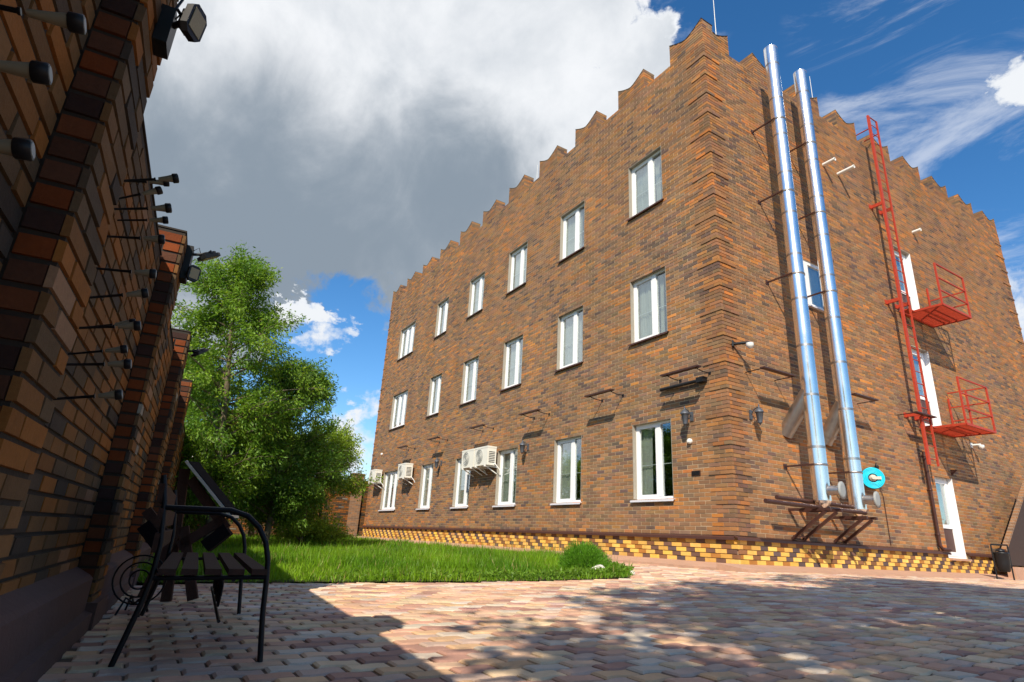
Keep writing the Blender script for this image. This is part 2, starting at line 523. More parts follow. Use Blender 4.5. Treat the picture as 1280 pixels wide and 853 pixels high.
def facade_tints(n, u, z, orange=0.40):
    """mixed clinker: grey brown, orange brown, dark; in loose patches"""
    pat = np.sin(u * 1.3 + 2 * np.sin(z * 0.9)) * 0.25 + np.sin(u * 0.37 + z * 1.7) * 0.22
    r = rng.random(n) + pat * 0.30
    t = np.empty((n, 3))
    pal = [((0.13, 0.085, 0.065), 0.07), ((0.205, 0.122, 0.072), 0.40), ((0.26, 0.138, 0.068), 0.74), ((0.325, 0.15, 0.056), 0.98), ((0.42, 0.165, 0.045), 9)]
    prev = -9
    for c, lim in pal:
        m = (r >= prev) & (r < lim); prev = lim
        t[m] = c
    t *= rng.uniform(0.82, 1.18, (n, 1)); t *= rng.uniform(0.93, 1.07, (n, 3))
    return t


# ------------------------------------------------------------------ terrain
def zg(x, y):
    return 0.32 + 0.036 * min(0.0, max(y, -12.0))


def sheet(name, xs, ys, mat, dz=0.0, parent=None, fz=zg):
    vs = [(x, y, fz(x, y) + dz) for y in ys for x in xs]
    nx = len(xs); fs = [(j * nx + i, j * nx + i + 1, (j + 1) * nx + i + 1, (j + 1) * nx + i) for j in range(len(ys) - 1) for i in range(nx - 1)]
    mb = MB(); mb.add(vs, fs); return mb.build(name, mat, parent)


struct(sheet('ground', [-900, -60, -22, 0, 20, 60, 900], [-900, -60, -12, -9, -5, 0, 16, 60, 900], MT['ground'], -0.06))
paving = struct(sheet('paving', [0.0, 3, 7, 12, 16], [-10.6, -6, -3, 0, 6, 12, 20], MT['sand'], -0.010))
pathw = struct(sheet('side_path', [-22, -12, -4, 0.0], [-3.4, -2.0, -1.0, 0.0], MT['sand'], -0.014))
LAWN = [(-0.25, -9.0), (0.10, -7.6), (0.33, -6.9), (0.70, -5.5), (0.86, -4.2), (0.80, -3.25), (0.3, -2.75), (-0.7, -2.25), (-2.2, -1.55), (-4, -1.05), (-9, -0.85), (-21, -0.85), (-21, -7.2), (-3.0, -8.95)]
mb = MB(); mb.add([(x, y, zg(x, y) + 0.012) for x, y in LAWN], [tuple(range(len(LAWN)))]); mb.v = [(a, b, c) for a, b, c in mb.v]
lawn_soil = struct(mb.build('lawn_soil', MT['soil']))


def in_poly(x, y, poly):
    x = np.asarray(x); y = np.asarray(y); ins = np.zeros(x.shape, bool); n = len(poly)
    for i in range(n):
        x0, y0 = poly[i]; x1, y1 = poly[(i + 1) % n]
        c = ((y0 > y) != (y1 > y)) & (x < (x1 - x0) * (y - y0) / (y1 - y0 + 1e-12) + x0)
        ins ^= c
    return ins


# ---- pavers
PL, PW, AMP = 0.205, 0.118, 0.011
g = 0.007


def paver_outline(flip, inset, npt=6):
    pts = []
    sg = -1 if flip else 1
    ys = np.linspace(-PL / 2 + g / 2 + inset, PL / 2 - g / 2 - inset, npt)
    for y in ys:
        pts.append((PW / 2 - g / 2 - inset + sg * AMP * math.sin(2 * math.pi * y / PL), y))
    for y in ys[::-1]:
        pts.append((-PW / 2 + g / 2 + inset + sg * AMP * math.sin(2 * math.pi * y / PL), y))
    return pts


def paver_geom(flip):
    a = paver_outline(flip, 0.011); b = paver_outline(flip, 0.0); c = paver_outline(flip, 0.0)
    n = len(a)
    v = [(x, y, 0.0) for x, y in a] + [(x, y, -0.008) for x, y in b] + [(x, y, -0.030) for x, y in c]
    h = n // 2
    f = [(i, i + 1, n - 2 - i, n - 1 - i) for i in range(h - 1)]          # top strips (quads)
    for rr in range(2):
        for i in range(n):
            j = (i + 1) % n
            f.append((rr * n + j, rr * n + i, (rr + 1) * n + i, (rr + 1) * n + j))
    return np.array(v), np.array(f)[:, ::-1] if False else np.array(f)


PG = [paver_geom(False), paver_geom(True)]
PAL = np.array([(0.54, 0.31, 0.21), (0.58, 0.38, 0.25), (0.60, 0.44, 0.28), (0.57, 0.47, 0.37), (0.40, 0.22, 0.165), (0.52, 0.37, 0.29), (0.59, 0.37, 0.21)])
PALP = np.array([0.20, 0.17, 0.16, 0.15, 0.15, 0.09, 0.08])


def lay_pavers(x0, x1, y0, y1, reject):
    out = []
    nr = int((x1 - x0) / PW)
    for r in range(nr):
        x = x0 + (r + .5) * PW; odd = r % 2
        ys = np.arange(y0 + (PL / 2 if odd else 0), y1, PL)
        xs = np.full(len(ys), x)
        k = ~reject(xs, ys)
        out.append(np.c_[xs[k], ys[k], np.full(k.sum(), odd)])
    return np.concatenate(out)


def rej(x, y):
    L = in_poly(x, y, LAWN)
    wall = (y < -8.80 - 0.0764 * x)
    bld = (x < 0.62) & (y > -0.55)
    return L | wall | bld | ((x < -0.2) & (y < -3.4))


pv = lay_pavers(0.02, 10.0, -9.8, 17.0, rej)
pv2 = lay_pavers(-20.9, 0.02, -3.0, -0.5, rej)
pv = np.concatenate([pv, pv2])
n = len(pv)
ptint = PAL[rng.choice(len(PAL), n, p=PALP)] * rng.uniform(0.82, 1.15, (n, 1)) * rng.uniform(0.96, 1.04, (n, 3))
pz = np.array([zg(a, b) for a, b in pv[:, :2]]) + rng.uniform(-0.0015, 0.0025, n)
ux, uy, uz = to_px(np.c_[pv[:, 0], pv[:, 1], pz])
vis = (uz > 0.3) & (ux > -20) & (ux < 1300) & (uy > 0) & (uy < 880)
score = np.where(vis, 1.0 / np.maximum(uz, .1), 0)
near = np.argsort(-score)[:300]
isn = np.zeros(n, bool); isn[near] = True
rest = ~isn
vs, fs, ts = [], [], []
off = 0
for flip in (0, 1):
    V, Fq = PG[flip]
    k = rest & (pv[:, 2] == flip); P = pv[k]; z = pz[k]; m = len(P)
    tx = rng.normal(0, 0.006, (m, 1)); ty = rng.normal(0, 0.006, (m, 1))
    VV = np.empty((m, len(V), 3))
    VV[:, :, 0] = P[:, :1] + V[None, :, 0]; VV[:, :, 1] = P[:, 1:2] + V[None, :, 1]
    VV[:, :, 2] = z[:, None] + V[None, :, 2] + tx * V[None, :, 0] + ty * V[None, :, 1]
    vs.append(VV.reshape(-1, 3)); fs.append((Fq[None] + len(V) * np.arange(m)[:, None, None]).reshape(-1, 4) + off)
    off += m * len(V); ts.append(np.repeat(ptint[k], len(V), axis=0))
stuff(mobj('paver_field', np_mesh('paver_field', np.concatenate(vs), np.concatenate(fs), MT['paver'], np.concatenate(ts)), paving))
pm = {}
for i, idx in enumerate(near):
    flip = int(pv[idx, 2]); ci = i % 14
    if (flip, ci) not in pm:
        V, Fq = PG[flip]; c = PAL[ci % 7] * random.uniform(0.85, 1.12)
        pm[(flip, ci)] = np_mesh('paver', V, Fq, MT['paver'], np.tile(c, (len(V), 1)))
    ci = random.randrange(14)
    me = pm.get((flip, ci)) or pm[(flip, i % 14)]
    o = mobj('paver', me, paving); o.location = (pv[idx, 0], pv[idx, 1], pz[idx])
    o.rotation_euler = (random.gauss(0, .006), random.gauss(0, .006), 0)

# ------------------------------------------------------------------ the brick building
LA, LB = 20.32, 15.30
Z_SK, Z_PL, Z_BR, Z_TOP = 0.40, 0.80, 0.86, 11.889
bld = thing('brick_building', 'three storey brown brick building with swallowtail battlements and yellow checkered plinth', 'building')
CX = CAM[0]
cols = [(2.552, 1.514), (5.495, 4.491), (8.442, 7.466), (11.289, 10.333), (14.221, 13.356), (18.408, 16.849)]
floors = [(1.547, 3.10), (5.03, 6.565), (8.305, 9.757)]
winsA = []
for l, r in cols:
    r0 = (CX + r) * 0.98884 - CX
    for zb, zt in floors:
        winsA.append((-l - 0.01, -r0, zb - 0.02, zt + 0.03))
doorsB = [(7.40, 8.28, 0.72, 2.62), (7.40, 8.28, 3.80, 5.95), (7.40, 8.28, 6.80, 8.88)]
winB = (2.96, 3.78, 5.93, 7.08)
holesB = doorsB + [winB]


def wall_core(name, O, A, N, L, z0, z1, holes, thick, mat, front=-0.006, u_start=0.0):
    """wall body with real openings, from rectangles between the hole edges"""
    us = sorted(set([u_start, L] + [h[0] for h in holes] + [h[1] for h in holes]))
    zs = sorted(set([z0, z1] + [h[2] for h in holes] + [h[3] for h in holes]))
    mb = MB(); O = np.array(O, float); A = np.array(A, float); N = np.array(N, float); Z = np.array([0, 0, 1.0])

    def solid(i, j):
        if i < 0 or j < 0 or i >= len(us) - 1 or j >= len(zs) - 1:
            return False
        uc = (us[i] + us[i + 1]) / 2; zc = (zs[j] + zs[j + 1]) / 2
        return not any(h[0] < uc < h[1] and h[2] < zc < h[3] for h in holes)
    P = lambda u, z, d: O + A * u + Z * z + N * d
    hand = (np.cross(A, Z) @ N) > 0

    def quad(a, b, c, d):
        mb.add([a, b, c, d], [(0, 1, 2, 3) if hand else (3, 2, 1, 0)])
    f, b = front, -thick
    for i in range(len(us) - 1):
        for j in range(len(zs) - 1):
            if not solid(i, j):
                continue
            u0, u1, a0, a1 = us[i], us[i + 1], zs[j], zs[j + 1]
            quad(P(u0, a0, f), P(u1, a0, f), P(u1, a1, f), P(u0, a1, f))
            quad(P(u1, a0, b), P(u0, a0, b), P(u0, a1, b), P(u1, a1, b))
            if not solid(i - 1, j): quad(P(u0, a0, b), P(u0, a0, f), P(u0, a1, f), P(u0, a1, b))
            if not solid(i + 1, j): quad(P(u1, a0, f), P(u1, a0, b), P(u1, a1, b), P(u1, a1, f))
            if not solid(i, j - 1): quad(P(u0, a0, b), P(u1, a0, b), P(u1, a0, f), P(u0, a0, f))
            if not solid(i, j + 1): quad(P(u0, a1, f), P(u1, a1, f), P(u1, a1, b), P(u0, a1, b))
    return mb


AX, AN = (-1, 0, 0), (0, -1, 0)      # facade A: u runs away from the corner along -x
BX, BN = (0, 1, 0), (1, 0, 0)        # facade B: u runs along +y
hA = [(-b, -a, c, d) for a, b, c, d in winsA]
wall_core('w', (0, 0, 0), AX, AN, LA - 0.001, 0.0, Z_TOP - 0.02, hA, 0.38, MT['mortar'], u_start=0.012).build('wall', MT['mortar'], bld)
wall_core('w', (0, 0, 0), BX, BN, LB - 0.001, 0.0, Z_TOP - 0.02, holesB, 0.38, MT['mortar'], u_start=0.385).build('wall', MT['mortar'], bld)
mb = MB()
mb.box((-LA, 0.385, 0), (-LA + 0.38, LB, Z_TOP - 0.02)); mb.box((-LA + 0.385, LB - 0.38, 0), (-0.385, LB - 0.002, Z_TOP - 0.02))
mb.build('wall', MT['brickfar'], bld)
mb = MB()
mb.box((-LA + 0.39, 0.39, 11.0), (-0.39, LB - 0.39, 11.25))
mb.build('roof', MT['coping'], bld)
mb = MB()
for zf in (0.35, 3.95, 7.25):
    mb.box((-LA + 0.39, 0.39, zf - 0.2), (-0.39, LB - 0.39, zf))
mb.box((-LA + 0.4, 4.2, 0.36), (-0.5, 4.3, 10.99))
mb.box((-3.4, 0.39, 0.37), (-3.3, 4.19, 10.98))
mb.build('room_floor', MT['room'], bld)

# brick rows of a facade ---------------------------------------------------
CH0 = 1.368                      # lowest quoin line
ROW = 0.075


def quoin(z):
    """(offset, width) of the stepped quoin block at height z; 0 where none"""
    k = (z - CH0) / 0.525
    i = math.floor(k); fr = k - i
    return (0.021 if fr < 0.143 else 0.004), (0.52 if i % 2 == 0 else 0.40)


def facade_rows(L, holes, zend, start_u):
    out = []; flag = []
    z = Z_BR + 0.004; r = 0
    while z + ROW <= zend + 0.001:
        z0, z1 = z + 0.005, z + ROW - 0.005; zc = (z0 + z1) / 2
        cuts = [(h[0], h[1]) for h in holes if h[2] < zc < h[3]]
        qo, qw = quoin(zc)
        if zc > CH0 + 0.525 * 19 + 0.55:
            qo = 0
        phase = (0.13 if r % 2 else 0.0)
        for s0, s1 in intervals_minus(start_u, L, cuts):
            edges = [s0] + [e for e in (np.arange(math.ceil((s0 - phase - .03) / 0.26), math.floor((s1 - phase + 0.03) / 0.26) + 1) * 0.26 + phase) if s0 + 0.04 < e < s1 - 0.04] + [s1]
            for a, b in zip(edges[:-1], edges[1:]):
                a2 = a + (0.005 if a != s0 else 0.0); b2 = b - (0.005 if b != s1 else 0.0)
                c = (a + b) / 2
                f = 0.0
                if qo and (c < qw or c > L - qw):
                    f = qo
                out.append((a2, b2, z0, z1, f, -0.02)); flag.append(abs((b - a) - 0.26) < 0.01 and f == 0)
        z += ROW; r += 1
    return out, flag


rowsA, flA = facade_rows(LA, hA, Z_TOP, 0.0)
rowsB, flB = facade_rows(LB, holesB, Z_TOP, 0.0)
BA = np.array(rowsA); BB = np.array(rowsB)
# corner: the A bricks wrap the corner, the B bricks butt against them
cornA = BA[:, 0] < 1e-6
BA[:, 4] += np.where(cornA, 0.0, 0.0)
endq = cornA.copy()
BA[endq, 0] = -(BA[endq, 4])                      # reach out to the proud face of B
BA[endq, 5] = -0.055
cornB = BB[:, 0] < 1e-6
BB[cornB, 0] = 0.060
eA = BA[:, 1] > LA - 1e-6; BA[eA, 1] += BA[eA, 4]; BA[eA, 5] = -0.12
eB = BB[:, 1] > LB - 1e-6; BB[eB, 1] += BB[eB, 4]; BB[eB, 5] = -0.12


def merlon_top(u):
    """swallowtail: u in 0..1, height above the parapet"""
    return 0.38 + 0.23 * abs(2 * u - 1) ** 1.35


mer_list = []   # (axis, u0, u1, p0, p1)  p = curve parameter range
for i in range(11):
    u0 = 1.93 * i
    u1 = u0 + 1.0 if i else 1.02
    if i == 10: u0, u1 = LA - 1.02, LA
    mer_list.append(('A', u0, u1, 0.0, 1.0))
mer_list.append(('B', 0.385, 0.93, 0.40, 1.0))
for i in range(1, 9):
    u0 = 1.79 * i + 0.06; u1 = u0 + 0.94
    if i == 8: u0, u1 = LB - 0.93, LB
    mer_list.append(('B', u0, u1, 0.0, 1.0))
extraA, extraB = [], []
endbricks = {'A': [], 'B': []}
for side, u0, u1, p0, p1 in mer_list:
    O = np.array([0, 0, Z_TOP - 0.02]); A = np.array(AX if side == 'A' else BX, float); N = np.array(AN if side == 'A' else BN, float)
    K = 12
    cur = [(u0 + (u1 - u0) * k / K, 0.02 + merlon_top(p0 + (p1 - p0) * k / K)) for k in range(K + 1)]
    poly = [(u0, 0.0)] + cur + [(u1, 0.0)]
    if u0 == 0.0:
        poly = [(max(a, 0.012), b) for a, b in poly]
    mb = MB(); mb.prism([(a, b) for a, b in poly], O - N * 0.38, A, (0, 0, 1), N * 0.372)
    mo = mb.build('merlon', MT['brickfar'], bld)
    mb = MB()
    for (a, b), (a2, b2) in zip(cur[:-1], cur[1:]):
        mb.prism([(a, b), (a2, b2), (a2, b2 + 0.014), (a, b + 0.014)], O - N * 0.39, A, (0, 0, 1), N * 0.396)
    mb.build('coping', MT['coping'] if u0 < 0.5 else MT['mossy'], mo)
    z = Z_TOP; r = 0
    if side == 'B' and u0 < 0.5:
        u0, p0 = 0.021, 0.021
    tgt = extraA if side == 'A' else extraB
    ends = endbricks[side]
    while z < Z_TOP + 0.60:
        zc = z + ROW / 2
        ue = np.linspace(u0, u1, 60); pe = p0 + (ue - u0) / (u1 - u0) * (p1 - p0)
        ok = (Z_TOP + np.array([merlon_top(q) for q in pe])) > zc + 0.02
        st = None; segs = []
        for k in range(60):
            if ok[k] and st is None: st = ue[k]
            if (not ok[k] or k == 59) and st is not None:
                segs.append((st, ue[k])); st = None
        for s0, s1 in segs:
            if s1 - s0 < .03: continue
            ph = (0.13 if r % 2 else 0)
            ed = [s0] + [q for q in np.arange(u0 + ph, u1, 0.26) if s0 + 0.04 < q < s1 - 0.04] + [s1]
            for a, b in zip(ed[:-1], ed[1:]):
                tgt.append((a + 0.004, b - 0.004, z + 0.005, z + ROW - 0.005, 0.0, -0.02))
            if s0 <= u0 + 0.01:
                ends.append((u0, z))
        z += ROW; r += 1
BA = np.concatenate([BA, np.array(extraA)]); BB = np.concatenate([BB, np.array(extraB)])
flA = np.array(list(flA) + [False] * len(extraA)); flB = np.array(list(flB) + [False] * len(extraB))
tA = facade_tints(len(BA), -BA[:, 0], BA[:, 2]); tB = facade_tints(len(BB), BB[:, 0] + 7, BB[:, 2]) * np.array([1.04, 0.98, 0.93])
# the quoins are more strongly coloured
for BX_, T_ in ((BA, tA), (BB, tB)):
    q = BX_[:, 4] > 0.001
    T_[q] *= np.array([1.05, 0.98, 0.92])


def px_size(Bk, O, A, N):
    c = np.array(O) + ((Bk[:, 0] + Bk[:, 1]) / 2)[:, None] * np.array(A, float) + ((Bk[:, 2] + Bk[:, 3]) / 2)[:, None] * np.array([0, 0, 1.])
    e = c + 0.125 * np.array(A, float)
    x0, y0, z0 = to_px(c); x1, y1, z1 = to_px(e)
    s = np.hypot(x1 - x0, y1 - y0)
    bad = (z0 < 0.2) | (x0 < 0) | (x0 > 1280) | (y0 < 0) | (y0 > 853)
    s[bad] = 0
    return s


def split_bricks(Bk, T, flags, O, A, N, nind, name, mat, parent, inset=0.002, variants=20, stuffname=None):
    s = px_size(Bk, O, A, N); s[~flags] = 0
    idx = np.argsort(-s)[:nind]; idx = idx[s[idx] > 0]
    ind = np.zeros(len(Bk), bool); ind[idx] = True
    v, q, t = brick_mesh(name, Bk[~ind], T[~ind], O, A, N, mat, inset)
    stuff(mobj(stuffname or name + '_field', np_mesh(name, v.reshape(-1, 3), q, mat, t), parent))
    if not len(idx):
        return
    L = Bk[idx[0], 1] - Bk[idx[0], 0]; H = Bk[idx[0], 3] - Bk[idx[0], 2]
    order = idx[np.argsort(T[idx].sum(1))]
    groups = np.array_split(order, variants)
    for gidx in groups:
        if not len(gidx): continue
        c = T[gidx].mean(0)
        b0 = Bk[gidx[0]].copy(); bk = b0[5]
        proto = np.array([[-(b0[1] - b0[0]) / 2, (b0[1] - b0[0]) / 2, -(b0[3] - b0[2]) / 2, (b0[3] - b0[2]) / 2, 0.0, bk - b0[4]]])
        vv, qq, tt = brick_mesh(name, proto, c[None], (0, 0, 0), A, N, mat, inset)
        me = np_mesh(name, vv.reshape(-1, 3), qq, mat, tt)
        for i in gidx:
            o = mobj(name, me, parent)
            o.location = tuple(np.array(O, float) + np.array(A, float) * (Bk[i, 0] + Bk[i, 1]) / 2 + np.array([0, 0, (Bk[i, 2] + Bk[i, 3]) / 2]) + np.array(N, float) * (Bk[i, 4] + random.gauss(0, 0.0015)))


sA = px_size(BA, (0, 0, 0), AX, AN)
split_bricks(BA, tA, flA, (0, 0, 0), AX, AN, 150, 'brick', MT['brick'], bld, stuffname='brickwork')
split_bricks(BB, tB, flB, (0, 0, 0), BX, BN, 150, 'brick', MT['brick'], bld, stuffname='brickwork')
# end faces of the merlons that show towards the courtyard (A merlons: face +x, B merlons: face -y)
for side in ('A', 'B'):
    E_ = endbricks[side]
    for (uu, _z) in []:
        pass
    vs, fs, ts = [], [], []; off = 0
    byu = {}
    for uu, zz in E_:
        byu.setdefault(round(uu, 3), []).append(zz)
    for uu, zl in byu.items():
        if uu < 0.5: continue
        rows = []
        for k, zz in enumerate(zl):
            if k % 2:
                rows += [(0.0, 0.12, zz + .005, zz + ROW - .005, 0.006, -0.02), (0.13, 0.37, zz + .005, zz + ROW - .005, 0.006, -0.02)]
            else:
                rows += [(0.0, 0.25, zz + .005, zz + ROW - .005, 0.006, -0.02), (0.26, 0.37, zz + .005, zz + ROW - .005, 0.006, -0.02)]
        rows = np.array(rows)
        if side == 'A':
            v, q, t = brick_mesh('e', rows, facade_tints(len(rows), rows[:, 0] + uu, rows[:, 2]), (-uu, 0.004, 0), (0, 1, 0), (1, 0, 0), None)
        else:
            v, q, t = brick_mesh('e', rows, facade_tints(len(rows), rows[:, 0] + uu, rows[:, 2]), (-0.004, uu, 0), (-1, 0, 0), (0, -1, 0), None)
        vs.append(v.reshape(-1, 3)); fs.append(q + off); off += len(rows) * 8; ts.append(t)
    stuff(mobj('merlon_end_brickwork', np_mesh('m', np.concatenate(vs), np.concatenate(fs), MT['brick'], np.concatenate(ts)), bld))

# yellow and brown checkered plinth
def plinth_rows(L):
    out, tn = [], []
    for r in range(5):
        z1 = Z_PL - r * 0.08; z0 = z1 - 0.08
        u = -0.46 + ((0.11 * (4 - r)) % 0.46) - 0.0
        k = 0
        while u < L:
            wdt = 0.25 if k % 2 == 0 else 0.21
            a, b = max(u, 0.0), min(u + wdt, L)
            if b - a > 0.03:
                out.append((a + (0.004 if a > 0 else 0), b - 0.004, z0 + 0.004, z1 - 0.004, 0.022, -0.02))
                if k % 2 == 0:
                    tn.append(np.array([0.78, 0.46, 0.10]) * random.uniform(0.75, 1.1) * np.array([1, random.uniform(0.88, 1.12), random.uniform(0.7, 1.5)]))
                else:
                    tn.append(np.array(random.choice([(0.16, 0.085, 0.06), (0.24, 0.11, 0.05), (0.12, 0.08, 0.075), (0.40, 0.17, 0.04)])) * random.uniform(0.8, 1.2))
            u += wdt; k += 1
    return np.array(out), np.array(tn)


for (L, A_, N_) in ((LA, AX, AN), (LB, BX, BN)):
    rw, tn = plinth_rows(L)
    c0 = rw[:, 0] < 1e-6
    if N_ == AN:
        rw[c0, 0] = -0.022; rw[c0, 5] = -0.03
    else:
        rw[c0, 0] = 0.034; rw = rw[rw[:, 1] > rw[:, 0]+0.01] if False else rw
        ok = rw[:, 1] > rw[:, 0] + 0.01; rw = rw[ok]; tn = tn[ok]
    fl = np.abs(rw[:, 1] - rw[:, 0] - 0.242) < 0.002
    if N_ == BN:
        hole = (rw[:, 1] > 7.4) & (rw[:, 0] < 8.28) & (rw[:, 3] > 0.73)
        rw = rw[~hole]; tn = tn[~hole]; fl = fl[~hole]
    split_bricks(rw, tn, fl, (0, 0, 0), A_, N_, 110, 'plinth_brick', MT['brick'], bld, variants=12, stuffname='plinth_brickwork')

# brown metal drip ledge over the plinth
mb = MB()
prof = [(0.0, 0.865), (0.075, 0.835), (0.078, 0.79), (0.07, 0.79), (0.068, 0.828), (0.0, 0.845)]
mb.prism([(a, b) for a, b in prof], (-LA - 0.07, 0, 0), (0, -1, 0), (0, 0, 1), (LA + 0.07, 0, 0))
mb.build('drip_ledge', MT['flash'], bld)
mb = MB()
mb.prism(prof, (0, -0.0785, 0), (1, 0, 0), (0, 0, 1), (0, 7.39 + 0.0785, 0))
mb.prism(prof, (0, 8.30, 0), (1, 0, 0), (0, 0, 1), (0, LB - 8.30, 0))
mb.build('drip_ledge', MT['flash'], bld)
# concrete apron round the foot
mb = MB()
mb.prism([(0.0, 0.405), (0.06, 0.405), (0.55, 0.335), (0.56, 0.20), (0.0, 0.20)], (-LA - 0.3, 0, 0), (0, -1, 0), (0, 0, 1), (LA + 0.3, 0, 0))
mb.build('apron', MT['concrete'], bld)
mb = MB()
mb.prism([(0.0, 0.405), (0.06, 0.405), (0.60, 0.345), (0.61, 0.20), (0.0, 0.20)], (0.0, -0.56, 0), (1, 0, 0), (0, 0, 1), (0, LB + 0.56, 0))
mb.build('apron', MT['concrete'], bld)


# windows ------------------------------------------------------------------
def window_A(x0, x1, z0, z1, idx):
    """x0<x1 opening on facade A. Frame set back 0.10"""
    y = 0.10; fw = 0.06; W_ = x1 - x0
    wide = W_ > 1.5
    mb = MB()
    mb.box((x0, y, z0), (x0 + fw, y + 0.07, z1)); mb.box((x1 - fw, y, z0), (x1, y + 0.07, z1))
    mb.box((x0 + fw, y, z0), (x1 - fw, y + 0.07, z0 + fw)); mb.box((x0 + fw, y, z1 - fw), (x1 - fw, y + 0.07, z1))
    f = mb.build('window', MT['pvc'], bld)
    muls = [x0 + W_ * 0.60] if not wide else [x0 + W_ * 0.36, x0 + W_ * 0.66]
    mb = MB()
    for m_ in muls:
        mb.box((m_ - 0.055, y - 0.006, z0 + fw), (m_ + 0.055, y + 0.066, z1 - fw))
    mb.build('mullion', MT['pvc'], f)
    ed = [x0 + fw] + sum([[m_ - 0.055, m_ + 0.055] for m_ in muls], []) + [x1 - fw]
    for k in range(0, len(ed), 2):
        a, b = ed[k], ed[k + 1]
        mb = MB(); t = 0.045
        if k == 0 or wide:
            mb.box((a, y + 0.004, z0 + fw), (a + t, y + 0.06, z1 - fw)); mb.box((b - t, y + 0.004, z0 + fw), (b, y + 0.06, z1 - fw))
            mb.box((a + t, y + 0.004, z0 + fw), (b - t, y + 0.06, z0 + fw + t)); mb.box((a + t, y + 0.004, z1 - fw - t), (b - t, y + 0.06, z1 - fw))
            mb.build('sash', MT['pvc'], f)
        mb = MB(); mb.box((a, y + 0.030, z0 + fw), (b, y + 0.040, z1 - fw)); mb.build('pane', MT['glass'], f)
        # curtains: pleated sheets inside
        n_ = 26; amp = 0.02
        cx0, cx1 = a - 0.02, b + 0.02
        rnd = random.Random(idx * 7 + k)
        if k == 0:
            spans = [(cx0, cx0 + (cx1 - cx0) * rnd.choice([1, 1, 1, 0.55, 0.8]), rnd.choice(['curtain', 'curtain', 'curtain2']))]
        else:
            spans = [(cx0, cx0 + (cx1 - cx0) * rnd.uniform(0.1, 0.7), rnd.choice(['curtain', 'curtain2']))] if rnd.random() < 0.7 else []
        for s0, s1, mt in spans:
            mbc = MB(); vs_, fs_ = [], []
            for q in range(n_ + 1):
                xx = s0 + (s1 - s0) * q / n_; yy = y + 0.13 + amp * math.sin(q * 1.9 + idx) + 0.01 * math.sin(q * 0.7)
                vs_ += [(xx, yy, z0 + 0.03), (xx + 0.03 * math.sin(idx + q * .3), yy, z1)]
            for q in range(n_):
                fs_.append((2 * q, 2 * q + 2, 2 * q + 3, 2 * q + 1))
            mbc.add(vs_, fs_, True); mbc.build('curtain', MT[mt], f)
    mb = MB(); zt = z0 + (z1 - z0) * 0.45
    mb.box((x0 + fw, y + 0.075, zt - 0.008), (x1 - fw, y + 0.09, zt + 0.008)); mb.build('curtain_rod', MT['pvc'], f)
    mb = MB()
    mb.prism([(0.0, 0.0), (-0.16, -0.03), (-0.16, -0.065), (-0.155, -0.065), (-0.152, -0.036), (0.0, -0.012)], (x0 - 0.04, y, z0 + 0.012), (0, 1, 0), (0, 0, 1), (W_ + 0.08, 0, 0))
    mb.build('sill', MT['sill'] if z0 < 3 else MT['flash'], f)
    mb = MB()
    mb.box((x0 + 0.003, 0.001, z1 - 0.012), (x1 - 0.003, y - 0.002, z1 - 0.002)); mb.box((x0 + 0.001, 0.001, z0 + 0.02), (x0 + 0.012, y - 0.002, z1 - 0.014))
    mb.box((x1 - 0.012, 0.001, z0 + 0.02), (x1 - 0.001, y - 0.002, z1 - 0.014))
    mb.build('reveal', MT['lintel'], f)


for i, (a, b, c, d) in enumerate(winsA):
    window_A(a, b, c, d, i)

# window between the chimneys on facade B
y0, y1, z0, z1 = winB
mb = MB()
for a, b in (((-0.10, y0, z0), (-0.02, y0 + 0.20, z1)), ((-0.10, y1 - 0.08, z0), (-0.02, y1, z1)), ((-0.10, y0 + 0.2, z0), (-0.02, y1 - 0.08, z0 + 0.08)), ((-0.10, y0 + 0.2, z1 - 0.08), (-0.02, y1 - 0.08, z1))):
    mb.box(a, b)
f = mb.build('window', MT['pvc'], bld)
mb = MB(); mb.box((-0.06, y0 + 0.2, z0 + 0.08), (-0.05, y1 - 0.08, z1 - 0.08)); mb.build('pane', MT['glass'], f)
mb = MB(); mb.box((-0.14, y0 + 0.2, z0 + 0.08), (-0.12, y1 - 0.08, z1 - 0.08)); mb.build('blind', MT['curtain'], f)
mb = MB(); mb.box((-0.02, y0 - 0.03, z0 - 0.035), (0.06, y1 + 0.03, z0 - 0.01)); mb.build('sill', MT['sill'], f)

